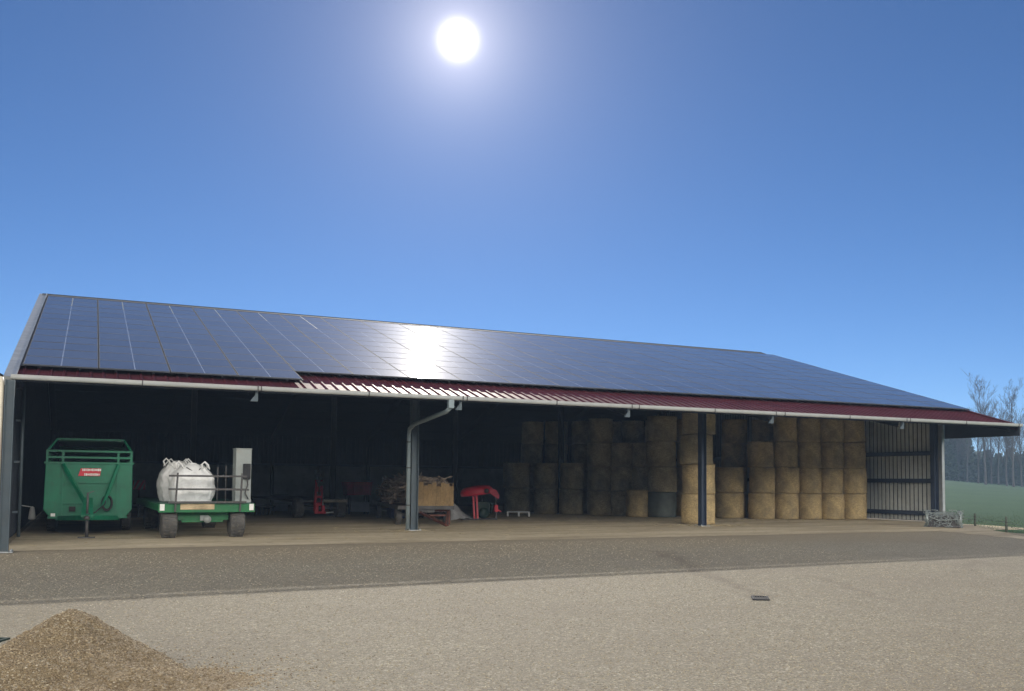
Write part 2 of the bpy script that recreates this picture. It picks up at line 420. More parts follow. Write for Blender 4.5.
# verge flashings: pale folded metal at the left, red folded metal at the right
for xa, xb, mt, lb in ((XL - .13, XL + .16, M['galv'], 'pale metal flashing along the left verge'), (XR - .10, XR + .06, M['red_roof'], 'red flashing along the right verge')):
    mb = MB()
    for fn in (roofp, backp):
        a = [fn(xa, -.03, -.07), fn(xb, -.03, -.07), fn(xb, SLEN, -.07), fn(xa, SLEN, -.07)]
        bq = [fn(xa, -.03, -.34), fn(xb, -.03, -.085), fn(xb, SLEN, -.085), fn(xa, SLEN, -.34)]
        mb.add(a + bq, [(0, 1, 2, 3), (0, 1, 5, 4), (1, 2, 6, 5), (2, 3, 7, 6), (3, 0, 4, 7), (7, 6, 5, 4)])
    if xa < 0: mb.bar(roofp(xb - .01, -.02, -.055), roofp(xb - .01, SLEN, -.055), .045, .05)
    part(mb, 'verge_flashing', mt, None, lb)

# solar modules: landscape half-cut modules; four columns reach one row lower
pm = MB().box((0, 0, .004), (PW - .058, PH - .056, .03))
panel = part(pm, 'solar_panel', M['panel'])
fr = MB(); hw, hh = (PW - .022) / 2, (PH - .020) / 2
for sx in (-1, 1):
    fr.box((sx * (hw - .009), 0, 0), (.018, hh * 2, .042)); fr.box((0, sx * (hh - .009), 0), (hw * 2 - .036, .018, .042))
frame_mesh = fr.build('frame', M['panel_frame'], panel)
RS0 = .0732 * SLEN
X0 = -1.6579
jobs = []
for c in range(20):
    for r in range(0 if c < 4 else 1, 12): jobs.append((c, r))
jobs.sort(key=lambda cr: math.hypot(X0 + (cr[0] + .5) * PW, EY + cr[1] * PH * cs))
rest = MB(); restf = MB()
Rm = Matrix.Rotation(SL, 3, 'X')
rr = random.Random(3)
for i, (c, r) in enumerate(jobs):
    p = roofp(X0 + (c + .5) * PW, RS0 + (r + .5) * PH, .0)
    tx, ty = rr.gauss(0, .0016), rr.gauss(0, .0016)
    if i < 100:
        o = panel if i == 0 else copy_tree(panel, barn)
        if i: 
            for ch in o.children: ch.location = (0, 0, 0)
        o.location = p - ROOT; o.rotation_euler = (SL + tx, ty, 0)
    else:
        Rt = Matrix.Rotation(SL + tx, 3, 'X') @ Matrix.Rotation(ty, 3, 'Y')
        for z0, sx, sy, hz in ((.004, PW - .058, PH - .056, .03),):
            rest.box(p + Rt @ Vector((0, 0, z0)), (sx, sy, hz), M=Rt)
        for sx in (-1, 1):
            restf.box(p + Rt @ Vector((sx * (hw - .009), 0, 0)), (.018, hh * 2, .042), M=Rt)
            restf.box(p + Rt @ Vector((0, sx * (hh - .009), 0)), (hw * 2 - .036, .018, .042), M=Rt)
# the far modules as one part, with the same glass (no centre line resolves at that distance)
far_mat = M['panel'].copy(); far_mat.name = 'solar glass far'
for n_ in list(far_mat.node_tree.nodes):
    if n_.type == 'OBJECT_INFO':
        gi = far_mat.node_tree.nodes.new('ShaderNodeNewGeometry')
        for l in list(n_.outputs['Random'].links): far_mat.node_tree.links.new(gi.outputs['Random Per Island'], l.to_socket)
    if n_.type == 'MATH' and n_.operation == 'LESS_THAN':
        n_.inputs[1].default_value = -1000.0
cl_ = MB()
for i, (c, r) in enumerate(jobs[100:]):
    if c < 6:
        p = roofp(X0 + (c + .5) * PW, RS0 + (r + .5) * PH, -.0)
        cl_.box(p + Matrix.Rotation(SL, 3, 'X') @ Vector((0, 0, .0205)), (.028, PH - .06, .004), M=Rm)
ro = part(rest, 'solar_panel', far_mat, None, 'far end of the panel array'); ro['kind'] = 'stuff'
rf = restf.build('frame', M['panel_frame'], ro); cl_.build('centre_lines', M['pale_grey'], ro)
# mounting rails, plus dark backing strips added to darken the gaps between panel columns
mb = MB()
for c in range(20):
    s0 = RS0 if c < 4 else RS0 + PH
    for dx in (.45, 1.45):
        xx = X0 + c * PW + dx
        mb.bar(roofp(xx, s0 - .07, -.042), roofp(xx, RS0 + 12 * PH, -.042), .04, .035)
for c in range(21):
    s0 = RS0 if c < 5 else RS0 + PH
    mb.bar(roofp(X0 + c * PW, s0 + .02, -.034), roofp(X0 + c * PW, RS0 + 12 * PH - .02, -.034), .10, .018, up=(0, -sn, cs))
part(mb, 'rails_and_gap_strips', M['lining'])

# gutter, brackets, downpipe
GY, GZ = EY - .075, EZ - .10
def gprof():
    o = []
    for k in range(9):
        t = PI + PI * k / 8; c_, s_ = math.cos(t), math.sin(t); o.append((.085 * math.copysign(abs(c_) ** .45, c_), ((.132) * math.copysign(abs(s_) ** .6, s_) + .07)))
    return o
gp = gprof(); mb = MB(); xs = frange(XL + .05, XR - .02, 3.2)
for a, b_ in zip(xs[:-1], xs[1:]):
    vs = []
    for X in (a + .004, b_ - .004):
        vs += [(X, GY + py, GZ + pz) for py, pz in gp] + [(X, GY + py * .9, GZ + pz * .9 + .003) for py, pz in reversed(gp)]
    n = len(gp) * 2
    mb.add(vs, [(k, (k + 1) % n, n + (k + 1) % n, n + k) for k in range(n)])
part(mb, 'gutter', M['gutter'], None, 'long pale half-round gutter under the eave')
mb = MB()
for X in xs[1:-1]: mb.box((X, GY - .004, GZ + .0), (.03, .18, .140))
part(mb, 'gutter_joints', M['iron'])
RX = [XL + .25, 4.45, 10.80, 17.05, 23.32, 29.95, XR - .3]
for i, X in enumerate(RX):
    mb = MB()      # tapered I rafter from the eave to the ridge and down the back
    for fn in (roofp, backp):
        a, b_ = (.18, SLEN - .02)
        for (o1, o2, w) in ((-.20, -.22, .16),):
            mb.bar(fn(X, a, -.245), fn(X, b_, -.245), .16, .018, up=(0, -sn, cs))
        q = [fn(X, a, -.255), fn(X, 4.2, -.255), fn(X, b_, -.255), fn(X, b_, -.60), fn(X, 4.2, -.68), fn(X, a, -.42)]
        vs = [v + Vector((-.008, 0, 0)) for v in q] + [v + Vector((.008, 0, 0)) for v in q]
        mb.add(vs, [(0, 1, 4, 5), (1, 2, 3, 4), (6, 11, 10, 7), (7, 10, 9, 8), (0, 5, 11, 6), (5, 4, 10, 11), (4, 3, 9, 10), (0, 1, 7, 6), (1, 2, 8, 7)])
        mb.bar(fn(X, a, -.43), fn(X, 4.2, -.69), .16, .018); mb.bar(fn(X, 4.2, -.69), fn(X, b_, -.61), .16, .018)
    ra = part(mb, 'rafter', M['lining'])
    if 0 < i < 6:
        # pale bracket plate that carries the gutter at the rafter end
        b2 = MB(); xx = X
        b2.add([(xx - .02, EY + .02, EZ - .15), (xx + .05, EY + .02, EZ - .15), (xx + .05, EY + .02, EZ - .46), (xx - .17, EY + .02, EZ - .46), (xx - .10, EY + .02, EZ - .36), (xx - .03, EY + .02, EZ - .28)] +
               [(xx - .02, EY + .09, EZ - .15), (xx + .05, EY + .09, EZ - .15), (xx + .05, EY + .09, EZ - .46), (xx - .17, EY + .09, EZ - .46), (xx - .10, EY + .09, EZ - .36), (xx - .03, EY + .09, EZ - .28)],
               [(0, 1, 2, 3, 4, 5), (11, 10, 9, 8, 7, 6)] + [(k, (k + 1) % 6, 6 + (k + 1) % 6, 6 + k) for k in range(6)])
        bo = part(b2, 'eave_bracket', M['steel']); MB().bar((xx + .015, EY - .172, EZ - .01), (xx + .015, EY - .172, EZ - .19), .03, .012).build('gutter_strap', M['iron'], bo)
mb = MB()
for s in frange(.9, SLEN - .5, 1.55):
    for fn in (roofp, backp): mb.bar(fn(XL + .1, s, -.205), fn(XR - .1, s, -.205), .07, .06)
part(mb, 'purlins', M['lining'])

def column(x, y, top, mat, flange=.24, depth=.26, base=0.0, label=None):
    mb = MB()
    for s in (-1, 1): mb.box((x + s * (flange / 2 - .008), y, (top + base) / 2), (.016, depth, top - base))
    mb.box((x, y, (top + base) / 2), (flange - .034, .012, top - base))
    o = part(mb, 'column', mat, None, label)
    b2 = MB().box((x, y, base + .012 + .012), (flange + .2, depth + .2, .024))
    for sx in (-1, 1):
        for sy in (-1, 1): b2.lathe([(.022, 0), (.022, .05), (0, .05)], 8, c=(x + sx * (flange / 2 + .06), y + sy * (depth / 2 + .06), base + .03))
    b2.build('base_plate', M['galv'], o)
    return o
PYY = 31.39
ztop = lambda y: EZ + (y - EY) * math.tan(SL) - .62
column(10.53, PYY - .05, ztop(PYY), M['steel'], .26, .30, 0, 'pale blue-grey front column with a downpipe beside it')
column(22.88, PYY, ztop(PYY), M['navy_steel'], .24, .26, 0, 'dark blue front column beside the bales')
column(35.98, PYY, ztop(PYY), M['navy_steel'], .22, .24)
column(XL + .14, 26.1, EZ - .30, M['steel'], .21, .24, hgt(XL, 26.1), 'broad grey column at the left front corner')
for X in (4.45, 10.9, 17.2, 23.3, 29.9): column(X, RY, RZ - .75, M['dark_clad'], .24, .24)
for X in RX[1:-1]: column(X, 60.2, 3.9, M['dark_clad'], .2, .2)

dx = 10.53 - .27
dp = MB()
dp.box((10.44, EY - .06, EZ - .27), (.17, .15, .30))
dp.tube([(10.44, EY - .02, EZ - .40), (10.44, EY + .28, EZ - .50), (dx + .02, PYY - .75, EZ - .78), (dx, PYY - .33, EZ - .92), (dx, PYY - .27, EZ - 1.15), (dx, PYY - .27, .08)], .072, 12)
dpo = part(dp, 'downpipe', M['pipe'], None, 'pale grey downpipe running from the gutter back to the column')
for z in (.9, 2.2, 3.1): MB().lathe([(.082, -.02), (.082, .02)], 12, c=(dx, PYY - .27, z)).build('pipe_clip', M['iron'], dpo)

# walls
def clad_profile(a, b, pitch=.25, d=.035):
    if pitch > .4: d = .085
    r = []; x = a
    while x < b - .01:
        r += [(x, 0), (x + pitch * .55, 0), (x + pitch * .65, d), (x + pitch * .9, d)]; x += pitch
    r.append((b, 0)); return r
def roofz(y): return (EZ + (min(y, 2 * RY - y) - EY) * math.tan(SL)) - .20
def gable(x, y0, y1, sgn, mat, name, z0=0.02, pitch=.25, label=None):
    pr = clad_profile(y0, y1, pitch)
    vs = []; n = len(pr)
    for (yy_, d) in pr: vs.append((x + sgn * d, yy_, z0))
    for (yy_, d) in pr: vs.append((x + sgn * d, yy_, roofz(yy_)))
    return part(MB().add(vs, [(i, i + 1, n + i + 1, n + i) for i in range(n - 1)]), name, mat, None, label)
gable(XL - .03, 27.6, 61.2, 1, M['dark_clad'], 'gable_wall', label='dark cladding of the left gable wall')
gb = MB(); y_ = PYY + .2
while y_ < 61:
    gb.box((WX - .06, y_ + .09, (.06 + roofz(y_)) / 2 - .1), (.03, .172, roofz(y_) - .30)); y_ += .25
part(gb, 'gable_boards', M['grey_clad'], None, 'pale upright boards with dark gaps on the right gable wall')
gable(WX + .02, PYY + .0, 61.2, 1, M['dark_clad'], 'gable_wall', .06, .36, label='outer skin of the right gable wall')
pr = clad_profile(EY - .02, PYY - .02, .3, .04); n = len(pr)
vs = [(XR - .03 + d, y_, 3.93) for y_, d in pr] + [(XR - .03 + d, y_, roofz(y_) + .08) for y_, d in pr]
vs += [(XR - .10, y_, 3.93) for y_, d in pr] + [(XR - .10, y_, roofz(y_) + .08) for y_, d in pr]
part(MB().add(vs, [(i, i + 1, n + i + 1, n + i) for i in range(n - 1)] + [(2 * n + i, 3 * n + i, 3 * n + i + 1, 2 * n + i + 1) for i in range(n - 1)] + [(i, 2 * n + i, 2 * n + i + 1, i + 1) for i in range(n - 1)] + [(0, n, 3 * n, 2 * n)]), 'canopy_panel', M['dark_clad'], None, 'dark cladding panel closing the right end of the overhang')
# dark horizontal rails inside the right gable, thin standing pipe at the left
for z in (.42, 1.95, 3.25):
    part(MB().box((WX - .15, 46, z), (.11, 28.6, .20)), 'wall_rail', M['navy_steel'])
part(MB().box((WX + .05, PYY - .10, 2.45), (.16, .20, 4.86)), 'corner_trim', M['galv'], None, 'pale corner trim at the right end of the front')
pl = MB(); pl.tube([(XL + .20, 30.6, .03), (XL + .20, 30.6, EZ + .1)], .05, 10)
for z in (.75, 2.2, 3.4): pl.box((XL + .10, 30.6, z), (.16, .06, .06))
part(pl, 'standing_pipe', M['steel'])
bw = MB()
pr = clad_profile(XL - .06, XR - .02, .3, .04)
n = len(pr); vs = [(x_, 60.9 - d, 2.62) for x_, d in pr] + [(x_, 60.9 - d, EZ + .05) for x_, d in pr]
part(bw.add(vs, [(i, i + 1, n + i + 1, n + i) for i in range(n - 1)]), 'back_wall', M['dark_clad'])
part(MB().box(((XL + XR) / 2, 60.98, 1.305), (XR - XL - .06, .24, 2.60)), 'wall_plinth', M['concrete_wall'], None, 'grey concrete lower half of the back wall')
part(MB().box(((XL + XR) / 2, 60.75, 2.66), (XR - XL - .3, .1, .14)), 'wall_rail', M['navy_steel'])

# ------------------------------------------------------------------ neighbouring shed at the far left edge
nb = thing('neighbouring_shed', 'dark-roofed neighbouring shed at the left picture edge with a cream downpipe', 'shed', (-6.5, 29, hgt(-6, 29)))
def npart(mb, name, mat): 
    o = mb.build(name, mat, nb); o.location = -nb.location; return o
npart(MB().box((-6.02, 33.2, 2.2), (8.08, 11.0, 4.4)), 'wall', M['dark_clad'])
rfm = MB(); q = [(-10.2, 27.35, 4.50), (-2.22, 27.35, 4.50), (-2.22, 39.0, 5.1), (-10.2, 39.0, 5.1)]
rfm.add([Vector(v) for v in q] + [Vector(v) - Vector((0, 0, .12)) for v in q], [(0, 1, 2, 3), (4, 5, 6, 7), (0, 1, 5, 4), (1, 2, 6, 5), (2, 3, 7, 6), (3, 0, 4, 7)])
for k in range(26): rfm.bar((-9.99 + k * .308, 27.36, 4.53), (-9.99 + k * .308, 39, 5.13), .07, .05)
npart(rfm, 'roof', M['iron'])
npart(MB().bar((-10.2, 27.25, 4.34), (-2.08, 27.25, 4.34), .15, .14), 'gutter', M['gutter'])
npart(MB().tube([(-2.16, 27.2, 4.30), (-2.13, 26.8, 4.28), (-1.95, 26.2, 4.2), (-1.935, 26.12, 4.05), (-1.935, 26.12, 2.0), (-1.935, 26.12, hgt(-2, 26.1) + .03)], .055, 10), 'downpipe', M['cream'])

# ------------------------------------------------------------------ wheels shared by the machines
def wheel(parent, x, y, r, w, name='wheel', rim=None):
    """axle along local X"""
    m = MB(); h = w / 2
    m.lathe([(r * .52, -h * .8), (r * .80, -h), (r * .95, -h * .86), (r, -h * .55), (r, h * .55), (r * .95, h * .86), (r * .80, h), (r * .52, h * .8)], 28, axis='X')
    for k in range(22):
        t = 2 * PI * k / 22
        for s in (-1, 1):
            m.box((s * h * .45, r * 1.0 * math.cos(t + s * .07), r * 1.0 * math.sin(t + s * .07)), (h * .75, .035, .035), M=Matrix.Rotation(t, 3, 'X'))
    o = m.build(name, M['tyre'], parent, (x, y, r))
    q = MB().lathe([(r * .53, -h * .55), (r * .45, -h * .5), (r * .42, -h * .15), (r * .16, -h * .1), (r * .14, -h * .45), (0, -h * .45)], 20, axis='X')
    q.lathe([(r * .53, h * .55), (r * .45, h * .5), (r * .42, h * .15), (r * .16, h * .1), (r * .14, h * .45), (0, h * .45)], 20, axis='X')
    q.build('rim', rim or M['pale_grey'], o)
    return o

# ------------------------------------------------------------------ green livestock trailer, seen head-on
ct = thing('livestock_trailer', 'tall dark green livestock trailer parked head-on at the left of the barn', 'trailer', (.13, 31.25, hgt(.17, 31.2) + .01), -.02)
W2 = 1.23
ff = [(-W2, .78), (-W2 + .22, .50), (W2 - .22, .50), (W2, .78), (W2 - .02, 2.22), (-W2 + .02, 2.22)]
m = MB(); n = len(ff)
vs = [(x_, 0, z_) for x_, z_ in ff] + [(x_, 6.2, z_) for x_, z_ in ff]
m.add(vs, [tuple(range(n)), tuple(range(2 * n - 1, n - 1, -1))] + [(k, n + k, n + (k + 1) % n, (k + 1) % n) for k in range(n)])
body = m.build('body', M['green'], ct, None, .02)
m = MB()   # pressed seams and stiffening ribs on the front panel
for xx in (-.74, .80): m.box((xx, -.022, 1.34), (.05, .05, 1.66))
m.box((.05, -.02, 1.60), (1.46, .046, .05)); m.box((-.36, -.02, .97), (.70, .046, .045))
m.box((.0, -.014, .55), (2.2, .026, .06)); m.box((0, -.014, 2.19), (2.5, .03, .06))
m.build('front_ribs', M['green'], ct)
m = MB()
for z in (2.36, 2.55): m.bar((-W2 + .04, .03, z), (W2 - .04, .03, z), .05, .06)
for xx in (-W2 + .06, -.74, .80, W2 - .06): m.bar((xx, .03, 2.2), (xx, .03, 2.56), .07, .06)
for s in (-1, 1):
    for z in (2.36, 2.55): m.bar((s * (W2 - .06), .06, z), (s * (W2 - .06), 6.1, z), .05, .06)
    for yq in (1.5, 3.0, 4.6, 6.1): m.bar((s * (W2 - .06), yq, 2.2), (s * (W2 - .06), yq, 2.56), .05, .05)
m.build('top_rails', M['green'], ct)
m = MB()   # arched hoop bar over the front and a second one behind
for yq in (.25, 6.1):
    m.bar((-W2 + .06, yq - .2, 2.56), (-.92, yq, 2.92), .05); m.bar((-.93, yq, 2.92), (.96, yq, 2.92), .05); m.bar((.95, yq, 2.92), (W2 - .06, yq - .2, 2.56), .05)
for s in (-.92, .95): m.bar((s, .25, 2.92), (s, 6.1, 2.92), .05)
m.build('roof_hoop', M['green'], ct)
m = MB(); q = [(-.9, .3, 2.885), (.93, .3, 2.885), (.93, 6.0, 2.885), (-.9, 6.0, 2.885)]
m.add(q + [(a, b_, c - .02) for a, b_, c in q], [(0, 1, 2, 3), (7, 6, 5, 4), (0, 4, 5, 1), (1, 5, 6, 2), (2, 6, 7, 3), (3, 7, 4, 0)])
m.box((0, 5.9, 2.55), (2.2, .04, .6))
m.build('roof_panel', M['green_dark'], ct)
m = MB()   # V drawbar: two braces from the panel down to the hitch
m.bar((-.74, -.05, 2.15), (-.07, -.62, .98), .075, .09); m.bar((.80, -.05, 2.15), (.40, -.30, .90), .065, .08)
m.bar((-.85, .1, .52), (-.05, -1.5, .60), .09, .13); m.bar((.85, .1, .52), (.05, -1.5, .60), .09, .13)
m.bar((0, -.5, .62), (0, -1.72, .60), .14, .14)
m.add([(-.12, -.6, 1.15), (.12, -.6, 1.15), (.16, -1.5, .68), (-.16, -1.5, .68), (-.12, -.6, .6), (.12, -.6, .6), (.16, -1.5, .6), (-.16, -1.5, .6)], [(0, 1, 2, 3), (4, 7, 6, 5), (0, 4, 5, 1), (1, 5, 6, 2), (2, 6, 7, 3), (3, 7, 4, 0)])
db = m.build('drawbar', M['green'], ct)
m = MB(); m.lathe([(.07, 0), (.085, .06), (.05, .10), (.02, .12)], 16, c=(0, -1.78, .55))
m.build('hitch', M['iron'], db)
m = MB(); m.tube([(.0, -1.42, .03), (.0, -1.42, .72)], .045, 12); m.tube([(0, -1.42, .6), (0, -1.42, 1.32)], .032, 10); m.box((0, -1.42, .022), (.46, .24, .03))
m.bar((0, -1.42, 1.3), (.16, -1.42, 1.36), .025)
m.build('jack_stand', M['iron'], ct)
m = MB(); m.box((-.44, -.05, .80), (.17, .09, .15)); m.box((-.44, -.10, .80), (.10, .02, .09))
m.build('junction_box', M['black'], ct)
m = MB()
for k in range(3):
    m.tube([(.52 + (.12 + .012 * k) * math.cos(t_) , -.10 - .03 * k, .98 + (.20 + .015 * k) * math.sin(t_)) for t_ in [2 * PI * j / 20 for j in range(21)]], .022, 8, False)
m.tube([(.50, -.12, 1.2), (.46, -.4, .95), (.2, -.9, .72), (.05, -1.5, .7)], .018, 7)
m.build('hose_coil', M['black'], ct)
m = MB(); m.add([(-.31, -.035, 1.80), (.30, -.035, 1.80), (.32, -.035, 2.03), (-.24, -.035, 2.03), (-.31, -.02, 1.80), (.30, -.02, 1.80), (.32, -.02, 2.03), (-.24, -.02, 2.03)], [(3, 2, 1, 0), (4, 5, 6, 7), (0, 1, 5, 4), (1, 2, 6, 5), (2, 3, 7, 6), (3, 0, 4, 7)])
pl = m.build('name_plate', M['red'], ct, None); pl['label'] = 'red plate with two rows of worn white lettering'
m = MB(); rq = random.Random(5)      # lettering worn past reading: two rows of short white strokes
for z, a, b_ in ((1.985, -.20, .29), (1.845, -.14, .28)):
    xx = a
    while xx < b_:
        w = rq.uniform(.022, .04); m.box((xx + w / 2, -.0385, z), (w, .005, rq.uniform(.05, .075))); xx += w + rq.uniform(.008, .016)
m.build('lettering', M['white'], pl)
m = MB().box((-.96, -.02, .62), (.12, .012, .10)); m.build('sticker', M['white'], ct)
for s in (-1, 1):
    for yq in (2.8, 3.9): wheel(ct, s * 1.12, yq, .40, .30)
m = MB(); m.box((0, 3.3, .48), (1.5, 5.6, .12)); m.box((0, 2.8, .40), (2.2, .1, .1)); m.box((0, 3.9, .40), (2.2, .1, .1)); m.build('chassis', M['iron'], ct)

# ------------------------------------------------------------------ green flatbed trailer with its end rack
fb = thing('flatbed_trailer', 'bright green flatbed trailer loaded with white bulk bags', 'trailer', (3.27, 29.42, hgt(3.2, 29.4) + .01), .03)
m = MB(); m.box((.06, 3.55, .985), (2.66, 7.9, .07)); m.build('deck', M['green_dark'], fb)
m = MB(); m.box((.06, -.43, .885), (2.74, .06, .25)); 
for s in (-1, 1): m.box((.06 + s * 1.345, 3.55, .90), (.05, 7.9, .20))
hd = m.build('edge_frame', M['bright_green'], fb, None, .008)
m = MB(); m.box((-.23, -.47, .93), (.96, .02, .17)); m.build('plank', M['plank'], hd)
for s in (-1, 1):
    MB().box((.06 + s * 1.27, -.468, .91), (.13, .014, .19)).build('reflector', M['white'], hd)
m = MB(); m.box((-.02, .0, .66), (1.50, .12, .30)); m.box((-.02, -.03, .50), (1.2, .06, .10)); m.box((0, 3.6, .74), (.5, 7.2, .14))
ax = m.build('axle_beam', M['bright_green'], fb, None, .01)
m = MB(); m.lathe([(.11, -.05), (.11, .02), (.05, .06), (.05, .16), (0, .16)], 16, axis='Y', c=(.10, -.17, .54)); m.box((.02, -.13, .58), (.24, .06, .16)); m.build('tow_eye', M['pale_grey'], ax)
for s in (-1, 1): wheel(fb, s * .97, .0, .42, .44)
for s in (-1, 1): wheel(fb, s * .97, 5.4, .42, .44)
rk = MB()
for xx in (-.86, .98): rk.bar((xx, -.52, .78), (xx + .05, -.50, 1.92), .05)
for z in (1.06, 1.44, 1.83): rk.bar((-1.06, -.55, z), (1.16, -.55, z), .05, .055)
rk.build('end_rack', M['iron'], fb)
for xx, zz in ((.53, 2.12), (.78, 2.16)): MB().bar((xx, .9, 1.02), (xx, .9, zz), .045).build('stake', M['iron'], fb)

def bulk_bag(loc, w, h, seed, label, ties=True):
    t = thing('bulk_bag', label, 'bag', loc, 0, 'white bulk bags on the flatbed')
    bm = bmesh.new(); bmesh.ops.create_cube(bm, size=1); bmesh.ops.subdivide_edges(bm, edges=bm.edges, cuts=27, use_grid_fill=True)
    for v in bm.verts:
        p = v.co * 2; a = p.copy()
        z = (a.z + 1) / 2
        bul = .80 + .22 * math.sin(PI * clamp(.12 + z * .82)) - .34 * clamp((z - .66) / .34) ** 1.5
        rr_ = max(abs(a.x), abs(a.y), 1e-6); rad = math.hypot(a.x, a.y)
        k = rr_ / max(rad, 1e-6); k = lerp(1, k, .62)
        x_, y_ = a.x * bul * k, a.y * bul * k
        ns = noise.noise(Vector((a.x * 1.5 + seed, a.y * 1.5, a.z * 2.6))) * .07 + noise.noise(Vector((a.x * 4 + seed, a.y * 4, a.z * 3))) * .05 - .045 * abs(noise.noise(Vector((a.x * 6 + seed, a.y * 6, a.z * 4)))) - .03 * abs(noise.noise(Vector((a.x * 12, a.y * 12 + seed, a.z * 7))))
        fold = .035 * math.sin(math.atan2(a.y, a.x) * 13 + seed + 2 * a.z) * clamp((z - .5) * 3)
        s = 1 + ns + fold
        zz = h * (z + .09 * (1 - rad * .7) * clamp((z - .9) * 10)) + .03 * noise.noise(Vector((a.x * 2, a.y * 2, seed)))
        v.co = Vector((x_ * w / 2 * s, y_ * w / 2 * s, max(zz, 0)))
    me = bpy.data.meshes.new('sack'); bm.to_mesh(me); bm.free(); me.materials.append(M['bag'])
    for p in me.polygons: p.use_smooth = True
    o = bpy.data.objects.new('sack', me); COL.objects.link(o); o.parent = t
    rs = random.Random(seed)
    for sx, sy in ((-1, -1), (1, -1), (1, 1), (-1, 1)):
        l = MB(); bx, by = sx * w * .27, sy * w * .27
        dx_, dy_ = rs.uniform(-.12, .12), rs.uniform(-.05, .05)
        l.tube([(bx - .10, by, h * .93), (bx - .08 + dx_, by + dy_, h * 1.06), (bx + dx_, by + dy_, h * 1.13), (bx + .09 + dx_, by, h * 1.05), (bx + .11, by, h * .92)], .026, 6)
        l.build('lifting_loop', M['bag'], t)
    if ties:
        l = MB(); l.lathe([(.17, h * .98), (.11, h * 1.03), (.13, h * 1.09), (.05, h * 1.10)], 12); l.build('filling_spout', M['bag'], t)
        c = MB()
        for a0 in (0, 2.0, 4.1):
            c.tube([(.13 * math.cos(a0 + k * .5), .13 * math.sin(a0 + k * .5) - .02 * k, h * (1.04 - .02 * k)) for k in range(7)], .014, 6)
        c.tube([(-.2, -w * .30, h * .97), (-.02, -w * .36, h * .86), (.10, -w * .37, h * .82), (.2, -w * .32, h * .95)], .014, 6)
        c.build('tie_cord', M['iron'], t)
    return t
zb = hgt(3.2, 29.4) + .01 + 1.022
bulk_bag((2.98, 30.05, zb), 1.34, 1.10, 3, 'front white bulk bag with tied neck and standing loops on the flatbed')
bulk_bag((2.74, 31.75, zb), 1.26, 1.20, 8, 'second white bulk bag half hidden behind the front one', False)
cb = thing('metal_cabinet', 'tall narrow pale grey cabinet standing on the right end of the flatbed', 'cabinet', (4.40, 29.62, zb), .10)
m = MB(); m.box((0, 0, .83), (.47, .40, 1.66)); m.box((0, -.205, .06), (.49, .02, .10)); m.box((0, 0, 1.655), (.50, .44, .03))
cbo = m.build('housing', M['pale_grey'], cb, None, .012)
m = MB(); m.box((.09, -.235, .96), (.22, .08, .48)); m.build('control_box', M['black'], cb, None, .02)
m = MB(); m.box((-.02, -.204, .40), (.40, .012, .05)); m.tube([(.1, -.26, .75), (.12, -.27, .55), (.05, -.25, .3), (.15, -.25, .12)], .018, 6); m.build('cable', M['iron'], cb)
# cloth hanging on the left wall
sk = thing('hanging_cloth', 'small crumpled white cloth hanging low on the left gable wall', 'cloth', (XL + .40, 33.6, .4))
m = MB(); m.lathe([(.02, .42), (.06, .38), (.085, .25), (.10, .12), (.11, .02), (.05, 0)], 14); m.bar((0, 0, .4), (-.3, 0, .45), .03)
so = m.build('fabric', M['bag'], sk)

# ------------------------------------------------------------------ red and white marker board between the trailers
mk = thing('marker_board', 'small red and white striped marker board on a dark stand between the trailers', 'marker', (2.18, 44.0, .012))
MB().box((0, 0, 1.42), (.52, .03, .42)).build('board', M['pale_grey'], mk)
m = MB()
for k in range(-1, 3):
    c = -.26 + k * .23
    pts = [(c - .06, 1.215), (c + .06, 1.215), (c + .30, 1.625), (c + .18, 1.625)]
    pts = [(clamp(x_, -.258, .258), z_) for x_, z_ in pts]
    m.add([(x_, -.019, z_) for x_, z_ in pts] + [(x_, -.0165, z_) for x_, z_ in pts], [(0, 1, 2, 3), (7, 6, 5, 4), (0, 4, 5, 1), (1, 5, 6, 2), (2, 6, 7, 3), (3, 7, 4, 0)])
m.build('stripes', M['red_old'], mk)
m = MB(); m.bar((0, .05, 0), (0, .05, 1.5), .05); m.bar((-.3, .05, .03), (.35, .05, .03), .06); m.bar((0, -.3, .03), (0, .4, .03), .06); m.bar((-.25, .03, .62), (.35, .03, .62), .05)
m.build('stand', M['iron'], mk)

# ------------------------------------------------------------------ dark harrow, grey boxes, low cart, red hopper
hr = thing('folded_harrow', 'low dark folded harrow on the floor right of the flatbed', 'harrow', (7.4, 46.0, .012), .2)
m = MB()
for yq in (-.5, 0, .5): m.bar((-.9, yq, .42), (.9, yq, .42), .07)
for xx in (-.8, 0, .8): m.bar((xx, -.6, .46), (xx, .6, .46), .06)
m.bar((0, -.6, .45), (.3, -1.3, .35), .07); m.bar((-.5, 0, .45), (-.2, 0, 1.0), .05); m.bar((.1, 0, .45), (-.2, 0, 1.0), .05)
m.build('frame', M['iron'], hr)
for k in range(12):
    xx = -.85 + (k % 6) * .34; yq = -.45 + .5 * (k // 6)
    MB().tube([(xx, yq, .4), (xx + .02, yq - .08, .25), (xx, yq, 0.0)], .022, 6).build('tine', M['galv'], hr)
bx = None
for k, lb in ((0, 'lower of two stacked grey plastic boxes near the back wall'), (1, 'upper of two stacked grey plastic boxes near the back wall')):
    t = thing('plastic_box', lb, 'box', (9.6, 51.0, .012 + k * .46), 0, 'grey plastic boxes')
    m = MB(); m.box((0, 0, .21), (.76, .6, .42)); m.build('body', M['plastic_grey'], t, None, .02)
    m = MB(); m.box((0, 0, .435), (.79, .63, .045)); m.build('lid', M['pale_grey'], t, None, .01)

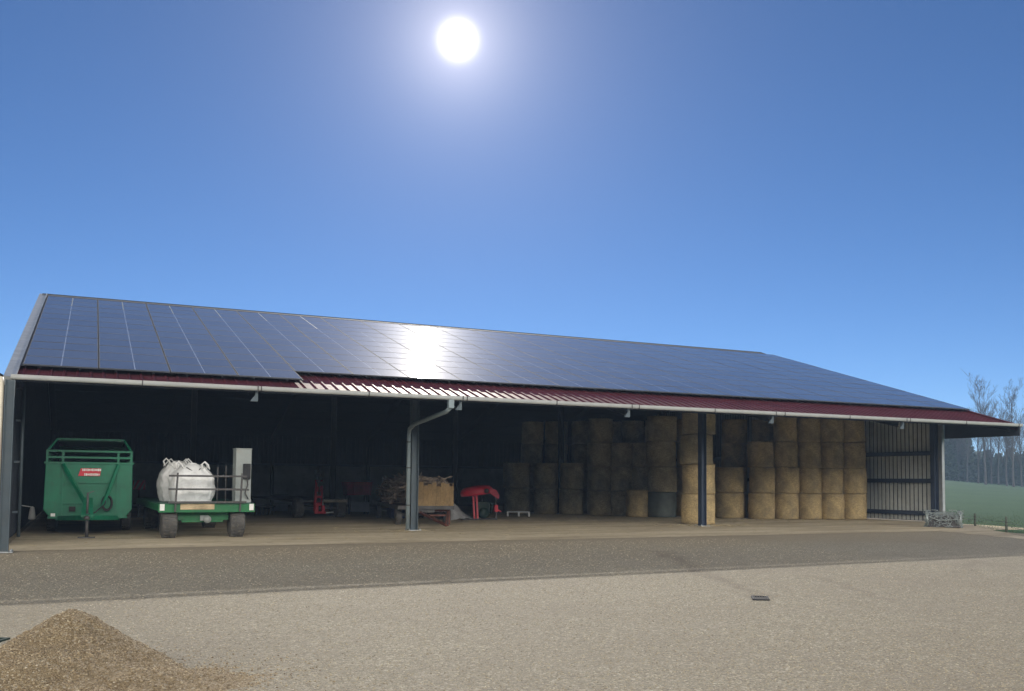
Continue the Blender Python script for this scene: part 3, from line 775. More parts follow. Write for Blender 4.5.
lc = thing('low_cart', 'low dark flat cart with a red mast standing in the middle of the barn', 'cart', (9.78, 42.45, .012), .10)
m = MB(); m.add([(-2.3, 3.6, .92), (.1, 3.2, .92), (1.25, -.15, .80), (-1.15, -.15, .80)] + [(-2.3, 3.6, .84), (.1, 3.2, .84), (1.25, -.15, .70), (-1.15, -.15, .70)], [(0, 1, 2, 3), (7, 6, 5, 4), (0, 4, 5, 1), (1, 5, 6, 2), (2, 6, 7, 3), (3, 7, 4, 0)])
m.build('deck', M['iron'], lc)
m = MB(); m.box((.66, -.19, .76), (1.2, .06, .13)); m.build('edge_board', M['old_board'], lc)
wheel(lc, -.98, .1, .43, .40); wheel(lc, 1.03, .2, .43, .40)
m = MB(); m.box((0, .15, .43), (1.9, .1, .1)); m.bar((-.1, -.1, .62), (-.9, 3.2, .8), .1, .12); m.bar((.4, -.1, .62), (0, 3, .8), .1, .12); m.build('chassis', M['iron'], lc)
m = MB(); m.bar((-.33, -.30, .30), (-.27, -.30, 1.72), .09, .10); m.bar((.02, -.30, .30), (-.02, -.30, 1.72), .09, .10); m.box((-.15, -.3, 1.3), (.34, .1, .24)); m.box((-.15, -.32, .95), (.36, .08, .10)); m.box((-.15, -.32, .62), (.40, .12, .14)); m.box((-.28, -.40, .44), (.14, .2, .44)); m.box((.02, -.40, .40), (.12, .2, .34)); m.box((-.12, -.44, .25), (.5, .12, .1))
m.build('mast', M['red'], lc)
m = MB(); m.tube([(-.15, -.34, 1.1), (-.15, -.34, 2.35)], .04, 8); m.box((-.15, -.3, 2.0), (.4, .12, .3)); m.tube([(-.25, -.34, 1.6), (-.35, -.4, 1.9), (-.1, -.4, 2.1), (.05, -.42, 1.5), (.0, -.44, .8)], .025, 6); m.box((-.1, -.36, 1.55), (.3, .1, .2))
m.build('hydraulic_ram', M['iron'], lc)
m = MB(); m.tube([(.0, -.46, .5), (.0, -.46, .78)], .04, 8); m.bar((-.3, -.46, .22), (.5, -.46, .26), .05); m.build('coupling', M['galv'], lc)

rh = thing('seed_hopper', 'faded red seed hopper standing behind the brushwood wagon', 'hopper', (12.65, 46.6, .012), .05)
m = MB(); m.add([(-.62, -.35, .95), (.62, -.35, .95), (.66, -.45, 1.62), (-.70, -.45, 1.62), (-.62, .35, .95), (.62, .35, .95), (.66, .45, 1.62), (-.70, .45, 1.62)], [(0, 1, 2, 3), (7, 6, 5, 4), (0, 4, 5, 1), (1, 5, 6, 2), (2, 6, 7, 3), (3, 7, 4, 0)])
for xx in (-.3, .05, .38): m.box((xx, -.42, 1.28), (.05, .05, .62))
m.build('hopper', M['red_old'], rh, None, .015)
m = MB()
for xx in (-.5, .5):
    for yq in (-.3, .3): MB().bar((xx, yq, 0), (xx, yq, .96), .07).build('leg', M['iron'], rh)
m = MB(); m.box((.05, -.2, .36), (.95, .4, .5)); m.build('seed_tray', M['plastic_grey'], rh)

# ------------------------------------------------------------------ brushwood wagon and the wooden box on it
ang = math.atan2(-.17, .985)     # wagon runs back and a little right
WG = Vector((12.25, 35.2, .012))
wg = thing('hay_wagon', 'old dark wagon loaded with brushwood behind the pale front column', 'wagon', WG, ang)
def wl(x, y, z=0.0): 
    c, s = math.cos(ang), math.sin(ang); return Vector((WG.x + x * c - y * s, WG.y + x * s + y * c, WG.z + z))
m = MB(); m.box((0, 3.9, .70), (2.1, 9.0, .08)); m.build('bed', M['iron'], wg)
m = MB()
for s in (-1, 1): m.box((s * 1.08, 3.9, .69), (.06, 9.0, .14))
m.box((0, -.64, .69), (2.22, .08, .14)); m.build('bed_edge', M['iron'], wg)
for yq in (.15, 6.6):
    for s in (-1, 1): wheel(wg, s * .98, yq, .33, .24, rim=M['rust'])
m = MB(); m.box((0, .15, .40), (1.8, .1, .12)); m.box((0, 6.6, .40), (1.8, .1, .12)); m.box((0, 3.4, .57), (.7, 8, .14)); m.build('chassis', M['iron'], wg)
m = MB(); m.bar((-.30, -.2, .56), (.36, -2.95, .12), .07, .09); m.bar((.95, -.3, .56), (.36, -2.95, .12), .07, .09); m.bar((-.3, -.4, .58), (1.0, -.4, .58), .09, .1); m.bar((.02, -1.4, .42), (.63, -1.4, .42), .06)
m.lathe([(.09, -.02), (.09, .02), (.05, .02), (.05, -.02)], 14, c=(.36, -3.02, .12)); m.bar((.98, -.35, .02), (.98, -.35, .6), .06)
m.build('drawbar', M['rust'], wg)
MB().box((-.5, 4.3, .30), (.6, 1.3, .42)).build('tool_box', M['blue_plastic'], wg)
rb = random.Random(11)
bp = thing('brushwood_pile', 'tangled pile of brown branches heaped on the wagon', 'branches', wl(0, 5.2, .745), ang)
mb1 = MB()
for k in range(420):
    cx_, cy_ = rb.uniform(-.9, .9), rb.uniform(-3.0, 2.6)
    top = 1.22 * (1 - .45 * (cx_ / .95) ** 2) * (1 - .35 * (cy_ / 3.2) ** 4)
    z = rb.uniform(.03, top); a = rb.gauss(PI / 2, .75); L = rb.uniform(.5, 1.5); tl = rb.gauss(0, .28)
    d = Vector((math.cos(a) * math.cos(tl), math.sin(a) * math.cos(tl), math.sin(tl)))
    c0 = Vector((cx_, cy_, z)); pts = []
    for j in range(4):
        q = c0 + d * L * (j / 3 - .5) + Vector((rb.gauss(0, .04), rb.gauss(0, .04), rb.gauss(0, .04))); q.z = max(q.z, .02); q.x = clamp(q.x, -1.15, 1.15); pts.append(q)
    r0 = rb.choice((.012, .016, .025, .04, .055)); mb1.tube(pts, [r0, r0 * .9, r0 * .75, r0 * .4], 5)
mb1.build('branches', M['brush'], bp)
cr = thing('wooden_crate', 'open wooden box full of sticks on the front of the wagon', 'crate', wl(.36, .25, .745), ang)
def planks(mbx, x0, x1, y, axis):
    k = 9
    for i in range(k):
        a = lerp(x0, x1, i / k) + .004; b_ = lerp(x0, x1, (i + 1) / k) - .004
        c = (a + b_) / 2
        hb = .86 + .09 * math.sin(i * 2.3 + y)
        if axis == 'x': mbx.box((c, y, hb / 2), (b_ - a, .028, hb))
        else: mbx.box((y, c, .46), (.028, b_ - a, .92))
m = MB(); planks(m, -.78, .78, -.62, 'x'); m.build('front_boards', M['wood'], cr)
m = MB(); planks(m, -.78, .78, .62, 'x'); m.build('back_boards', M['wood'], cr)
for s in (-1, 1):
    m = MB(); planks(m, -.6, .6, s * .765, 'y'); m.build('side_boards', M['wood'], cr)
m = MB(); m.box((0, 0, .02), (1.5, 1.2, .03)); m.build('floor_boards', M['wood'], cr)
m = MB()
m.box((0, -.642, .66), (1.57, .02, .085)); m.box((0, -.642, .12), (1.57, .02, .085)); m.build('batten', M['wood'], cr)
m = MB()
for k in range(110):
    a = rb.uniform(0, PI); L = rb.uniform(.4, .9); c0 = Vector((rb.uniform(-.55, .55), rb.uniform(-.4, .4), rb.uniform(.70, 1.06)))
    d = Vector((math.cos(a), math.sin(a) * .8, rb.gauss(0, .22)))
    p0, p1 = c0 - d * L / 2, c0 + d * L / 2
    for p in (p0, p1): p.x = clamp(p.x, -.8, .8); p.y = clamp(p.y, -.58, .58)
    m.tube([p0, (p0 + p1) / 2 + Vector((0, 0, .03)), p1], [.02, .018, .01], 5)
m.tube([(-.45, -.1, .9), (-.52, -.12, 1.15), (-.42, -.1, 1.32)], [.03, .025, .015], 6); m.tube([(-.52, -.12, 1.12), (-.62, -.1, 1.22)], .015, 5)
m.build('sticks', M['brush'], cr)

# white plastic sheet, red spreader cover, low white pallet
sh = thing('plastic_sheet', 'crumpled white plastic sheet lying between the wagon and the red mower', 'sheet', (15.5, 39.6, .012))
bm = bmesh.new(); bmesh.ops.create_grid(bm, x_segments=26, y_segments=26, size=1)
for v in bm.verts:
    x_, y_ = v.co.x, v.co.y; d = math.hypot(x_, y_)
    z = .62 * math.exp(-((x_ + .38) ** 2 * 2.4 + y_ * y_ * 2.2)) + .10 * (noise.noise(Vector((x_ * 3, y_ * 3, 1))) + .4) + .05 * noise.noise(Vector((x_ * 8, y_ * 8, 4)))
    z *= clamp((1.25 - d) * 3, .0, 1)
    v.co = Vector((x_ * .85 + .1 * noise.noise(Vector((y_ * 3, 2, 0))), y_ * .7 + .1 * noise.noise(Vector((x_ * 3, 7, 0))), max(z, .006)))
me = bpy.data.meshes.new('film'); bm.to_mesh(me); bm.free(); me.materials.append(M['film'])
for p in me.polygons: p.use_smooth = True
o = bpy.data.objects.new('film', me); COL.objects.link(o); o.parent = sh
sm = o.modifiers.new('thick', 'SOLIDIFY'); sm.thickness = .006

rm = thing('disc_mower', 'red disc mower with a domed hood on thin red legs beside the bales', 'mower', (16.12, 38.8, .012), .05)
m = MB()
pr_ = [(.0, .22), (.34, .215), (.58, .18), (.70, .10), (.77, -.02), (.75, -.17), (.70, -.17), (.71, -.02)]
m.lathe(pr_, 36, M=Matrix.Rotation(-.14, 3, 'Y') @ Matrix.Scale(.75, 3, Vector((0, 1, 0))), c=(-.12, 0, 1.30))
m.build('hood', M['red'], rm)
m = MB(); m.add([(.30, -.50, 1.42), (.62, -.52, 1.34), (.78, -.50, 1.10), (.74, -.50, .92), (.30, -.52, 1.20), (.30, -.44, 1.42), (.62, -.46, 1.34), (.78, -.44, 1.10), (.74, -.44, .92), (.30, -.46, 1.20)], [(0, 1, 2, 3, 4), (9, 8, 7, 6, 5)] + [(k, (k + 1) % 5, 5 + (k + 1) % 5, 5 + k) for k in range(5)])
m.build('side_guard', M['red_old'], rm)
m = MB().lathe([(.11, -.03), (.11, .03), (.04, .04), (0, .04)], 18, axis='Y', c=(.08, -.62, 1.30)); m.build('hub', M['iron'], rm)
for xx in (-.38, -.22): MB().bar((xx, -.35, 0.05), (xx, -.2, 1.15), .085, .06).build('leg', M['red'], rm)
m = MB(); m.bar((.66, -.45, .0), (.62, -.45, 1.05), .06); m.bar((.3, .3, .02), (.3, .3, 1.0), .06); m.bar((-1.1, -.5, .05), (.68, -.5, .05), .06, .05); m.bar((.3, .3, .05), (.66, -.45, .05), .06)
m.build('frame', M['iron'], rm)
m = MB(); m.box((.60, -.52, .52), (.16, .14, .30)); m.bar((.62, -.5, .5), (.86, -.5, .38), .05); m.build('latch', M['red'], rm)
m = MB(); m.box((.15, 0, .55), (.6, .5, .5)); m.lathe([(.0, -.3), (.22, -.3), (.24, 0), (.22, .3), (0, .3)], 16, axis='Y', c=(.12, -.1, .32)); m.tube([(.2, -.3, .9), (.45, -.5, .7), (.4, -.4, .3)], .03, 6); m.build('gearbox', M['drain_green'], rm)

pt = thing('low_pallet', 'narrow white pallet standing on the floor before the leftmost bales', 'pallet', (19.72, 42.3, .012), -.45)
m = MB()
for yq in (-.32, 0, .32): m.box((0, yq, .215), (1.15, .2, .035))
m.build('top_boards', M['white'], pt)
for xx in (-.53, .02, .53): MB().box((xx, 0, .10), (.09, .85, .195)).build('runner', M['white'], pt)

# ------------------------------------------------------------------ round bales, every one a thing
def bale_mesh(name, mat, seed, r=.655, h=1.27):
    bm = bmesh.new(); n = 44; rings = 20
    prof_ = [(0.0, 0), (r * .5, 0), (r * .93, 0.01)] + [(r * (1 + .015 * math.sin(PI * k / rings)), lerp(.04, h - .04, k / rings)) for k in range(rings + 1)] + [(r * .93, h - .005), (r * .6, h), (r * .3, h + .0), (0, h)]
    vv = []
    for (rr_, z) in prof_:
        ring = []
        for k in range(n):
            t = 2 * PI * k / n
            d = noise.noise(Vector((math.cos(t) * 2.2 + seed, math.sin(t) * 2.2, z * 2.0))) * .035 + noise.noise(Vector((math.cos(t) * 7 + seed, math.sin(t) * 7, z * 9))) * .018
            # net wrap lines squeeze the bale slightly
            d -= .010 * abs(math.sin(z * 12.0 + .4 * math.sin(t + seed)))
            q = rr_ * (1 + d)
            ring.append(bm.verts.new((q * math.cos(t), q * math.sin(t), z)))
        vv.append(ring)
    for a, b_ in zip(vv[:-1], vv[1:]):
        for k in range(n): bm.faces.new((a[k], a[(k + 1) % n], b_[(k + 1) % n], b_[k]))
    bmesh.ops.remove_doubles(bm, verts=bm.verts, dist=1e-5)
    bmesh.ops.recalc_face_normals(bm, faces=bm.faces)
    rq = random.Random(int(seed * 10))
    for k in range(700 if mat is not M['wrap'] else 60):
        t = rq.uniform(0, 2 * PI); z = rq.uniform(0, h) if rq.random() < .7 else rq.choice((.03, h - .02)) + rq.gauss(0, .03)
        p = Vector((r * .99 * math.cos(t), r * .99 * math.sin(t), clamp(z, .01, h + .01))); a = rq.uniform(0, 2 * PI)
        tang = Vector((-math.sin(t), math.cos(t), 0)) * math.cos(a) + Vector((0, 0, 1)) * math.sin(a)
        d = (tang + Vector((math.cos(t), math.sin(t), 0)) * rq.uniform(.1, .9)).normalized() * rq.uniform(.03, .11); w_ = tang.cross(d).normalized() * .006 if tang.cross(d).length > 1e-6 else Vector((0, 0, .006))
        q = p + d; q.z = max(q.z, .004)
        bm.faces.new([bm.verts.new(p - w_), bm.verts.new(p + w_), bm.verts.new(q)])
    me = bpy.data.meshes.new(name); bm.to_mesh(me); bm.free(); me.materials.append(mat)
    for p in me.polygons: p.use_smooth = True
    return me
bales = {k: [bale_mesh('round_bale', M[k], s * 3.7 + 1) for s in range(4)] for k in ('straw', 'hay')}
bales['wrap'] = [bale_mesh('round_bale', M['wrap'], 9.9)]
rbl = random.Random(21)
LV = ['bottom', 'second', 'third', 'fourth']
def stack(x, y, levels, where, kinds, r=.655, group='round straw bales stacked in the barn', start=0, h=1.27):
    z = .014 + start * 1.265
    # front contact point (x, y) is what touches the floor nearest the yard; the bale sits r behind it
    d = Vector((x, y)).normalized()
    for l in range(levels):
        k = kinds[min(l, len(kinds) - 1)]
        o = bpy.data.objects.new('round_bale', rbl.choice(bales[k])); COL.objects.link(o)
        s = r / .655
        o.scale = (s * rbl.uniform(.975, 1.02), s * rbl.uniform(.975, 1.02), h / 1.27)
        o.location = (x + d.x * r + (rbl.gauss(0, .035) if l else 0), y + d.y * r + (rbl.gauss(0, .035) if l else 0), z)
        o.rotation_euler = ((rbl.gauss(0, .010), rbl.gauss(0, .010)) if l else (0, 0)) + (rbl.uniform(0, 6.28),); z += h - .004
        lev = LV[l + start]
        if levels == 1: lb = where
        else: lb = ('top' if l == levels - 1 else lev) + ' bale of ' + where
        tag(o, lb, 'bale', group)
# right-hand block beside the ribbed wall, nearest the yard
stack(34.33, 34.72, 4, 'the straw stack right beside the ribbed end wall', ['straw'], .58)
stack(33.33, 35.16, 4, 'the second straw stack from the ribbed end wall', ['straw'], .575)
stack(32.29, 35.58, 4, 'the third straw stack from the ribbed end wall', ['straw'], .575)
stack(31.18, 35.95, 4, 'the fourth straw stack from the ribbed end wall', ['straw'], .585)
stack(30.05, 36.42, 3, 'the three-high straw stack fifth from the ribbed end wall', ['straw'], .63)
stack(28.98, 37.5, 2, 'the two-high straw stack right of the dark blue column', ['straw'], .73)
stack(23.44, 32.45, 4, 'the straw stack right behind the dark blue column', ['straw', 'straw', 'hay'], .70)
# left-hand block, older and greyer, farther back
stack(26.05, 39.1, 4, 'the grey-netted stack left of the column stack', ['wrap', 'hay'], .74)
stack(25.12, 39.85, 1, 'lone round bale standing in front of the greyer stacks', ['straw'], .60, h=1.36)
stack(25.55, 42.0, 3, 'the hay stack right behind the lone bale', ['hay'], .66)
stack(24.45, 42.5, 4, 'the four-high hay stack left of the lone bale', ['hay'], .64)
stack(23.28, 43.4, 2, 'the two-high hay stack third from the left', ['hay', 'hay'], .64, h=1.36)
stack(22.22, 44.3, 2, 'the two-high hay stack second from the left', ['hay', 'hay'], .64, h=1.36)
stack(20.98, 45.2, 2, 'the leftmost two-high hay stack beside the white pallet', ['hay', 'hay'], .70, h=1.36)
# second row behind, showing above the first
for k, (x_, y_) in enumerate(((22.6, 46.8), (23.7, 45.9), (24.9, 45.0), (26.3, 44.3), (27.4, 41.6))):
    stack(x_, y_, 4, ('the dim rear stack %s from the left behind the grey hay' % ('first', 'second', 'third', 'fourth', 'fifth')[k]), ['hay'], .62)
for k, (x_, y_) in enumerate(((28.6, 40.4), (30.6, 39.2))):
    stack(x_, y_, 4, ('the dim rear stack %s the three-high straw stack' % ('left of', 'straight behind')[k]), ['straw'], .66)

for (x_, y_, n_, w_, k_) in ((26.35, 41.2, 3, 'the hay stack half hidden between the lone bale and the netted stack', 'hay'), (31.9, 38.5, 4, 'the dim rear stack behind the fourth straw stack', 'straw'), (26.9, 43.2, 4, 'the dim rear stack behind the netted stack', 'hay'), (25.6, 46.4, 4, 'the dim hindmost stack in the grey hay block', 'hay')):
    stack(x_, y_, n_, w_, [k_], .62)
# loose straw on the slab
m = MB(); rs = random.Random(4)
for (cx_, cy_, sx, sy, nn) in ((23.2, 31.4, 1.0, .5, 420), (10.4, 31.0, .9, .5, 120), (30, 35.3, 5.0, .7, 650), (24, 40.5, 3.0, 1.2, 420), (21, 35, 8, 3, 500), (15, 33, 8, 3, 350), (5, 30, 5, 2, 250)):
    for k in range(nn // 3):
        x_, y_ = rs.gauss(cx_, sx), rs.gauss(cy_, sy)
        if y_ < 27 or x_ < XL + .4 or x_ > XR - .6: continue
        a = rs.uniform(0, PI); L = rs.uniform(.06, .2); z = hgt(x_, y_) + .014 + rs.uniform(.006, .02)
        m.bar((x_, y_, z), (x_ + L * math.cos(a), y_ + L * math.sin(a), z + rs.uniform(-.006, .02)), .012, .008)
tag(m.build('loose_straw', M['hay']), 'loose straw scattered over the concrete floor', 'straw', None, 'stuff')

# ------------------------------------------------------------------ coil of netting in a wire basket by the right corner
wb = thing('wire_bundle', 'grey bundle of wire netting and rods at the right front corner', 'netting', (32.75, 28.15, hgt(32.7, 28) + .015), -.85)
m = MB(); rw = random.Random(8)
for s in (-.62, .62):
    for k in range(7):
        r0 = .27 + .018 * k
        m.tube([(s + rw.gauss(0, .05), r0 * math.cos(t_) * 1.0, .33 + r0 * math.sin(t_)) for t_ in [2 * PI * j / 18 for j in range(19)]], .018, 5, False)
m.build('end_coil', M['wire'], wb)
m = MB()
for k in range(22):
    a0, a1 = rw.uniform(0, 6.28), rw.uniform(0, 6.28); r0 = .31 * math.sqrt(rw.random()) + .02
    m.tube([(-.66, r0 * math.cos(a0), .34 + r0 * math.sin(a0)), (rw.uniform(-.2, .2), r0 * math.cos((a0 + a1) / 2), .34 + r0 * math.sin((a0 + a1) / 2)), (.70, r0 * math.cos(a0 + .4), .34 + r0 * math.sin(a0 + .4))], .016, 5, False)
m.build('long_rods', M['wire'], wb)
m = MB()
for k in range(50):
    p = Vector((rw.uniform(-.6, .65), rw.uniform(-.3, .3), rw.uniform(.04, .66))); pts = []
    for j in range(6):
        pts.append(p); p = p + Vector((rw.gauss(0, .14), rw.gauss(0, .08), rw.gauss(0, .10))); p.z = clamp(p.z, .02, .72); p.x = clamp(p.x, -.75, .78)
    m.tube(pts, .013, 5, False)
m.build('tangled_netting', M['wire'], wb)
m = MB()
for xx, yq in ((-.55, -.3), (-.55, .3), (.6, -.3), (.6, .3)): m.bar((xx, yq, 0), (xx, yq, .5), .035)
m.bar((-.6, -.3, .05), (.65, -.3, .05), .05); m.box((0, .02, .27), (1.05, .36, .42))
m.build('cradle', M['iron'], wb)

# ------------------------------------------------------------------ fence along the meadow
fpts = [(31.0, 22.75), (32.86, 25.3), (35.22, 28.62), (37.6, 32.2), (39.6, 36.0)]
flab = ['fence post nearest the camera, just beyond the right picture edge', 'short fence post in the grass nearest the right picture edge', 'short fence post just right of the wire bundle', 'taller thin fence post right behind the wire bundle', 'fence post behind the right end of the barn']
for k, (x_, y_) in enumerate(fpts):
    h_ = 1.30 if k == 3 else (.62 if k == 1 else .55)
    z = hgt(x_, y_)
    t = thing('fence_post', flab[k], 'fence post', (x_, y_, z), .3 * k, 'posts of the meadow fence')
    MB().tube([(0, 0, -.02), (.012, 0, h_ * .5), (.03, .01, h_)], [.05, .047, .043] if k != 3 else [.028, .025, .022], 9).build('stake', M['fence_wood'], t)
    m = MB()
    for zz in (.40, .28): m.lathe([(.054, -.012), (.054, .012)], 8, c=(.01, 0, zz))
    m.build('insulator', M['black'], t)
fw = MB()
for zz in (.42, .28):
    for (a, b_) in zip(fpts[:-1], fpts[1:]):
        A = Vector((a[0], a[1], hgt(*a) + zz)); B = Vector((b_[0], b_[1], hgt(*b_) + zz)); pts = [A.lerp(B, j / 6) - Vector((0, 0, .05 * math.sin(PI * j / 6))) for j in range(7)]
        fw.tube(pts, .006, 5, False)
tag(fw.build('fence_wire', M['iron']), 'thin sagging wires strung between the short fence posts', 'fence wire')

# grass tufts along the edge of the meadow
def blade_mat():
    m, nt, b = newmat('grass blades'); gi = N(nt, 'ShaderNodeNewGeometry')
    col = ramp(nt, gi.outputs['Random Per Island'], [(0, (.035, .075, .022)), (.6, (.06, .12, .04)), (1, (.14, .15, .06))])
    nt.links.new(col, b.inputs['Base Color']); b.inputs['Roughness'].default_value = .7; return m
m = MB(); rg = random.Random(15)
for k in range(16000):
    y_ = rg.uniform(19, 62); e = EDGE(y_) if y_ < 31 else 37.2
    x_ = e + .05 + abs(rg.gauss(0, 1)) * (1.2 + (y_ - 19) * .25)
    if x_ < e + max(0.0, (25.6 - y_) * .9): continue
    z = hgt(x_, y_); a = rg.uniform(0, PI); h_ = rg.uniform(.02, .06) + (.05 if rg.random() < .05 else 0); w = .012
    dx_, dy_ = math.cos(a) * w, math.sin(a) * w; lx, ly = rg.gauss(0, .03), rg.gauss(0, .03)
    m.add([(x_ - dx_, y_ - dy_, z - .01), (x_ + dx_, y_ + dy_, z - .01), (x_ + lx, y_ + ly, z + h_)], [(0, 1, 2)])
me_ = bpy.data.meshes.new('grass_tufts'); me_.from_pydata(m.v, [], m.f); me_.materials.append(blade_mat())
go = bpy.data.objects.new('grass_tufts', me_); COL.objects.link(go)
tag(go, 'short rough grass along the meadow edge', 'grass', None, 'stuff')

# ------------------------------------------------------------------ drains
def drain(loc, w, l, rz, label, mat):
    t = thing('drain_grate', label, 'drain', loc, rz)
    m = MB()
    for s in (-1, 1): m.box((s * (w / 2 - .02), 0, .004), (.04, l, .03)); m.box((0, s * (l / 2 - .02), .004), (w - .08, .04, .03))
    m.build('frame', mat, t)
    m = MB(); k = int(w / .055)
    for i in range(k):
        m.box((-w / 2 + .06 + i * (w - .12) / (k - 1), 0, .001), (.018, l - .08, .022))
    m.build('bars', mat, t)
    MB().box((0, 0, -.008), (w - .08, l - .08, .012)).build('pit', M['black'], t)
    return t
drain((11.30, 13.75, hgt(11.3, 13.75) + .014), .30, .50, -.62, 'small dark square drain grate set in the sunny yard', M['black'])
drain((-1.42, 14.35, hgt(-1.3, 14.3) + .014), 1.05, .50, -.45, 'dark green drain cover behind the gravel heap', M['drain_green'])

# loose stones on the sunny yard
m = MB(); rl = random.Random(12)
ico0 = [Vector(v) for v in ((1, 0, 0), (-1, 0, 0), (0, 1, 0), (0, -1, 0), (0, 0, 1), (0, 0, -1))]; icf = [(0, 2, 4), (2, 1, 4), (1, 3, 4), (3, 0, 4), (2, 0, 5), (1, 2, 5), (3, 1, 5), (0, 3, 5)]
for k in range(70000):
    y_ = 6.2 + 19.5 * rl.random() ** 1.7; d_ = FY * y_
    # only where the yard can be seen from near the photograph's place
    lo_, hi_ = -.25 * y_ - .6, 1.55 * y_ + 1.2
    x_ = rl.uniform(max(lo_, -4), min(hi_, 20)) if rl.random() < .8 else rl.uniform(-2, 12)
    r_ = rl.choice((.006, .007, .008, .009, .010, .013)) * (1 + .025 * (y_ - 6)); z = hgt(x_, y_) + .005 + r_ * .12; a = rl.uniform(0, 6.28); ca, sa = math.cos(a), math.sin(a)
    sx, sy, sz = r_ * rl.uniform(.8, 1.4), r_ * rl.uniform(.8, 1.2), r_ * rl.uniform(.35, .65)
    m.add([(x_ + v.x * sx * ca - v.y * sy * sa, y_ + v.x * sx * sa + v.y * sy * ca, z + v.z * sz) for v in ico0], icf)
ys_ = bpy.data.meshes.new('loose_stones'); ys_.from_pydata(m.v, [], m.f); ys_.materials.append(M['stones_pale'])
tag(bpy.data.objects.new('loose_stones', ys_), 'loose small stones scattered over the sunny yard', 'stones', None, 'stuff')
COL.objects.link(bpy.data.objects['loose_stones'])

# ------------------------------------------------------------------ gravel heap at the lower left
HP = Vector((-.12, 11.45, hgt(0, 11.4)))
gp_ = thing('gravel_heap', 'heap of sandy gravel in the lower left corner of the yard', 'gravel heap', HP)
def heap_z(x, y):
    dx_, dy_ = x, y
    r = math.hypot(dx_ * 1.0, dy_ * 1.0); a = math.atan2(dy_, dx_)
    wob = 1 + .10 * math.sin(a * 2 + .6) + .06 * math.sin(a * 5 + 2)
    z = .855 - .74 * math.sqrt((r / wob) ** 2 + .022)
    # tail of spilled gravel to the right and front
    tx = x * .93 - y * .36; ty = x * .36 + y * .93
    tail = .12 * math.exp(-((tx - 1.05) / .6) ** 2 - ((ty + .45) / .5) ** 2) + .05 * math.exp(-((tx - 1.6) / .6) ** 2 - ((ty + .35) / .5) ** 2)
    # flatter left shoulder
    sh_ = .16 * math.exp(-((x + 1.0) / .6) ** 2 - ((y + .45) / .6) ** 2) + .30 * math.exp(-((x + .2) / .8) ** 2 - ((y + .75) / .6) ** 2)
    z = max(z, 0) ** 1.0
    z = math.log(math.exp(7 * z) + math.exp(7 * (tail + sh_)) - 1) / 7
    z += .030 * noise.noise(Vector((x * 2.3, y * 2.3, 0))) + .022 * noise.noise(Vector((x * 7, y * 7, 3))) + .014 * noise.noise(Vector((x * 19, y * 19, 5)))
    edge = clamp((2.9 - math.hypot(x - .3, y + .2)) * 1.2)
    return (z - .02) * edge - .02 * (1 - edge) - .004
nx = 170; ext = 3.2; vs = []; fs = []
for j in range(nx + 1):
    for i in range(nx + 1):
        x_ = -ext + .4 + 2 * ext * i / nx; y_ = -ext + 2 * ext * j / nx; vs.append((x_, y_, heap_z(x_, y_) + hgt(HP.x + x_, HP.y + y_) - HP.z))
for j in range(nx):
    for i in range(nx):
        a = j * (nx + 1) + i; fs.append((a, a + 1, a + nx + 2, a + nx + 1))
hm = MB().add(vs, fs, True).build('heap', M['pebble'], gp_)
# pebbles lying on the heap and spilled around it
ico = bmesh.new(); bmesh.ops.create_icosphere(ico, subdivisions=1, radius=1); iv = [v.co.copy() for v in ico.verts]; ifc = [tuple(v.index for v in f.verts) for f in ico.faces]; ico.free()
m = MB(); rp = random.Random(31)
for k in range(13000):
    if rp.random() < .8: x_, y_ = rp.gauss(0, .9), rp.gauss(-.15, .8)
    else: x_, y_ = rp.gauss(1.3, .8), rp.gauss(-.75, .55)
    if abs(x_) > 2.9 or abs(y_) > 2.9: continue
    z = heap_z(x_, y_)
    if z < -.015: 
        if rp.random() < .6: continue
    r_ = rp.choice((.004, .005, .006, .007, .009, .013)); base = Vector((x_, y_, max(z, .004) + r_ * .25 + hgt(HP.x + x_, HP.y + y_) - HP.z))
    s = Vector((r_ * rp.uniform(.7, 1.3), r_ * rp.uniform(.7, 1.3), r_ * rp.uniform(.5, .9))); Rz = Matrix.Rotation(rp.uniform(0, 6.28), 3, 'Z')
    m.add([base + Rz @ Vector((v.x * s.x, v.y * s.y, v.z * s.z)) for v in iv], ifc)
mo = bpy.data.meshes.new('pebbles'); mo.from_pydata(m.v, [], m.f); mo.materials.append(M['stones'])
po = bpy.data.objects.new('pebbles', mo); COL.objects.link(po); po.parent = gp_; po['kind'] = 'stuff'

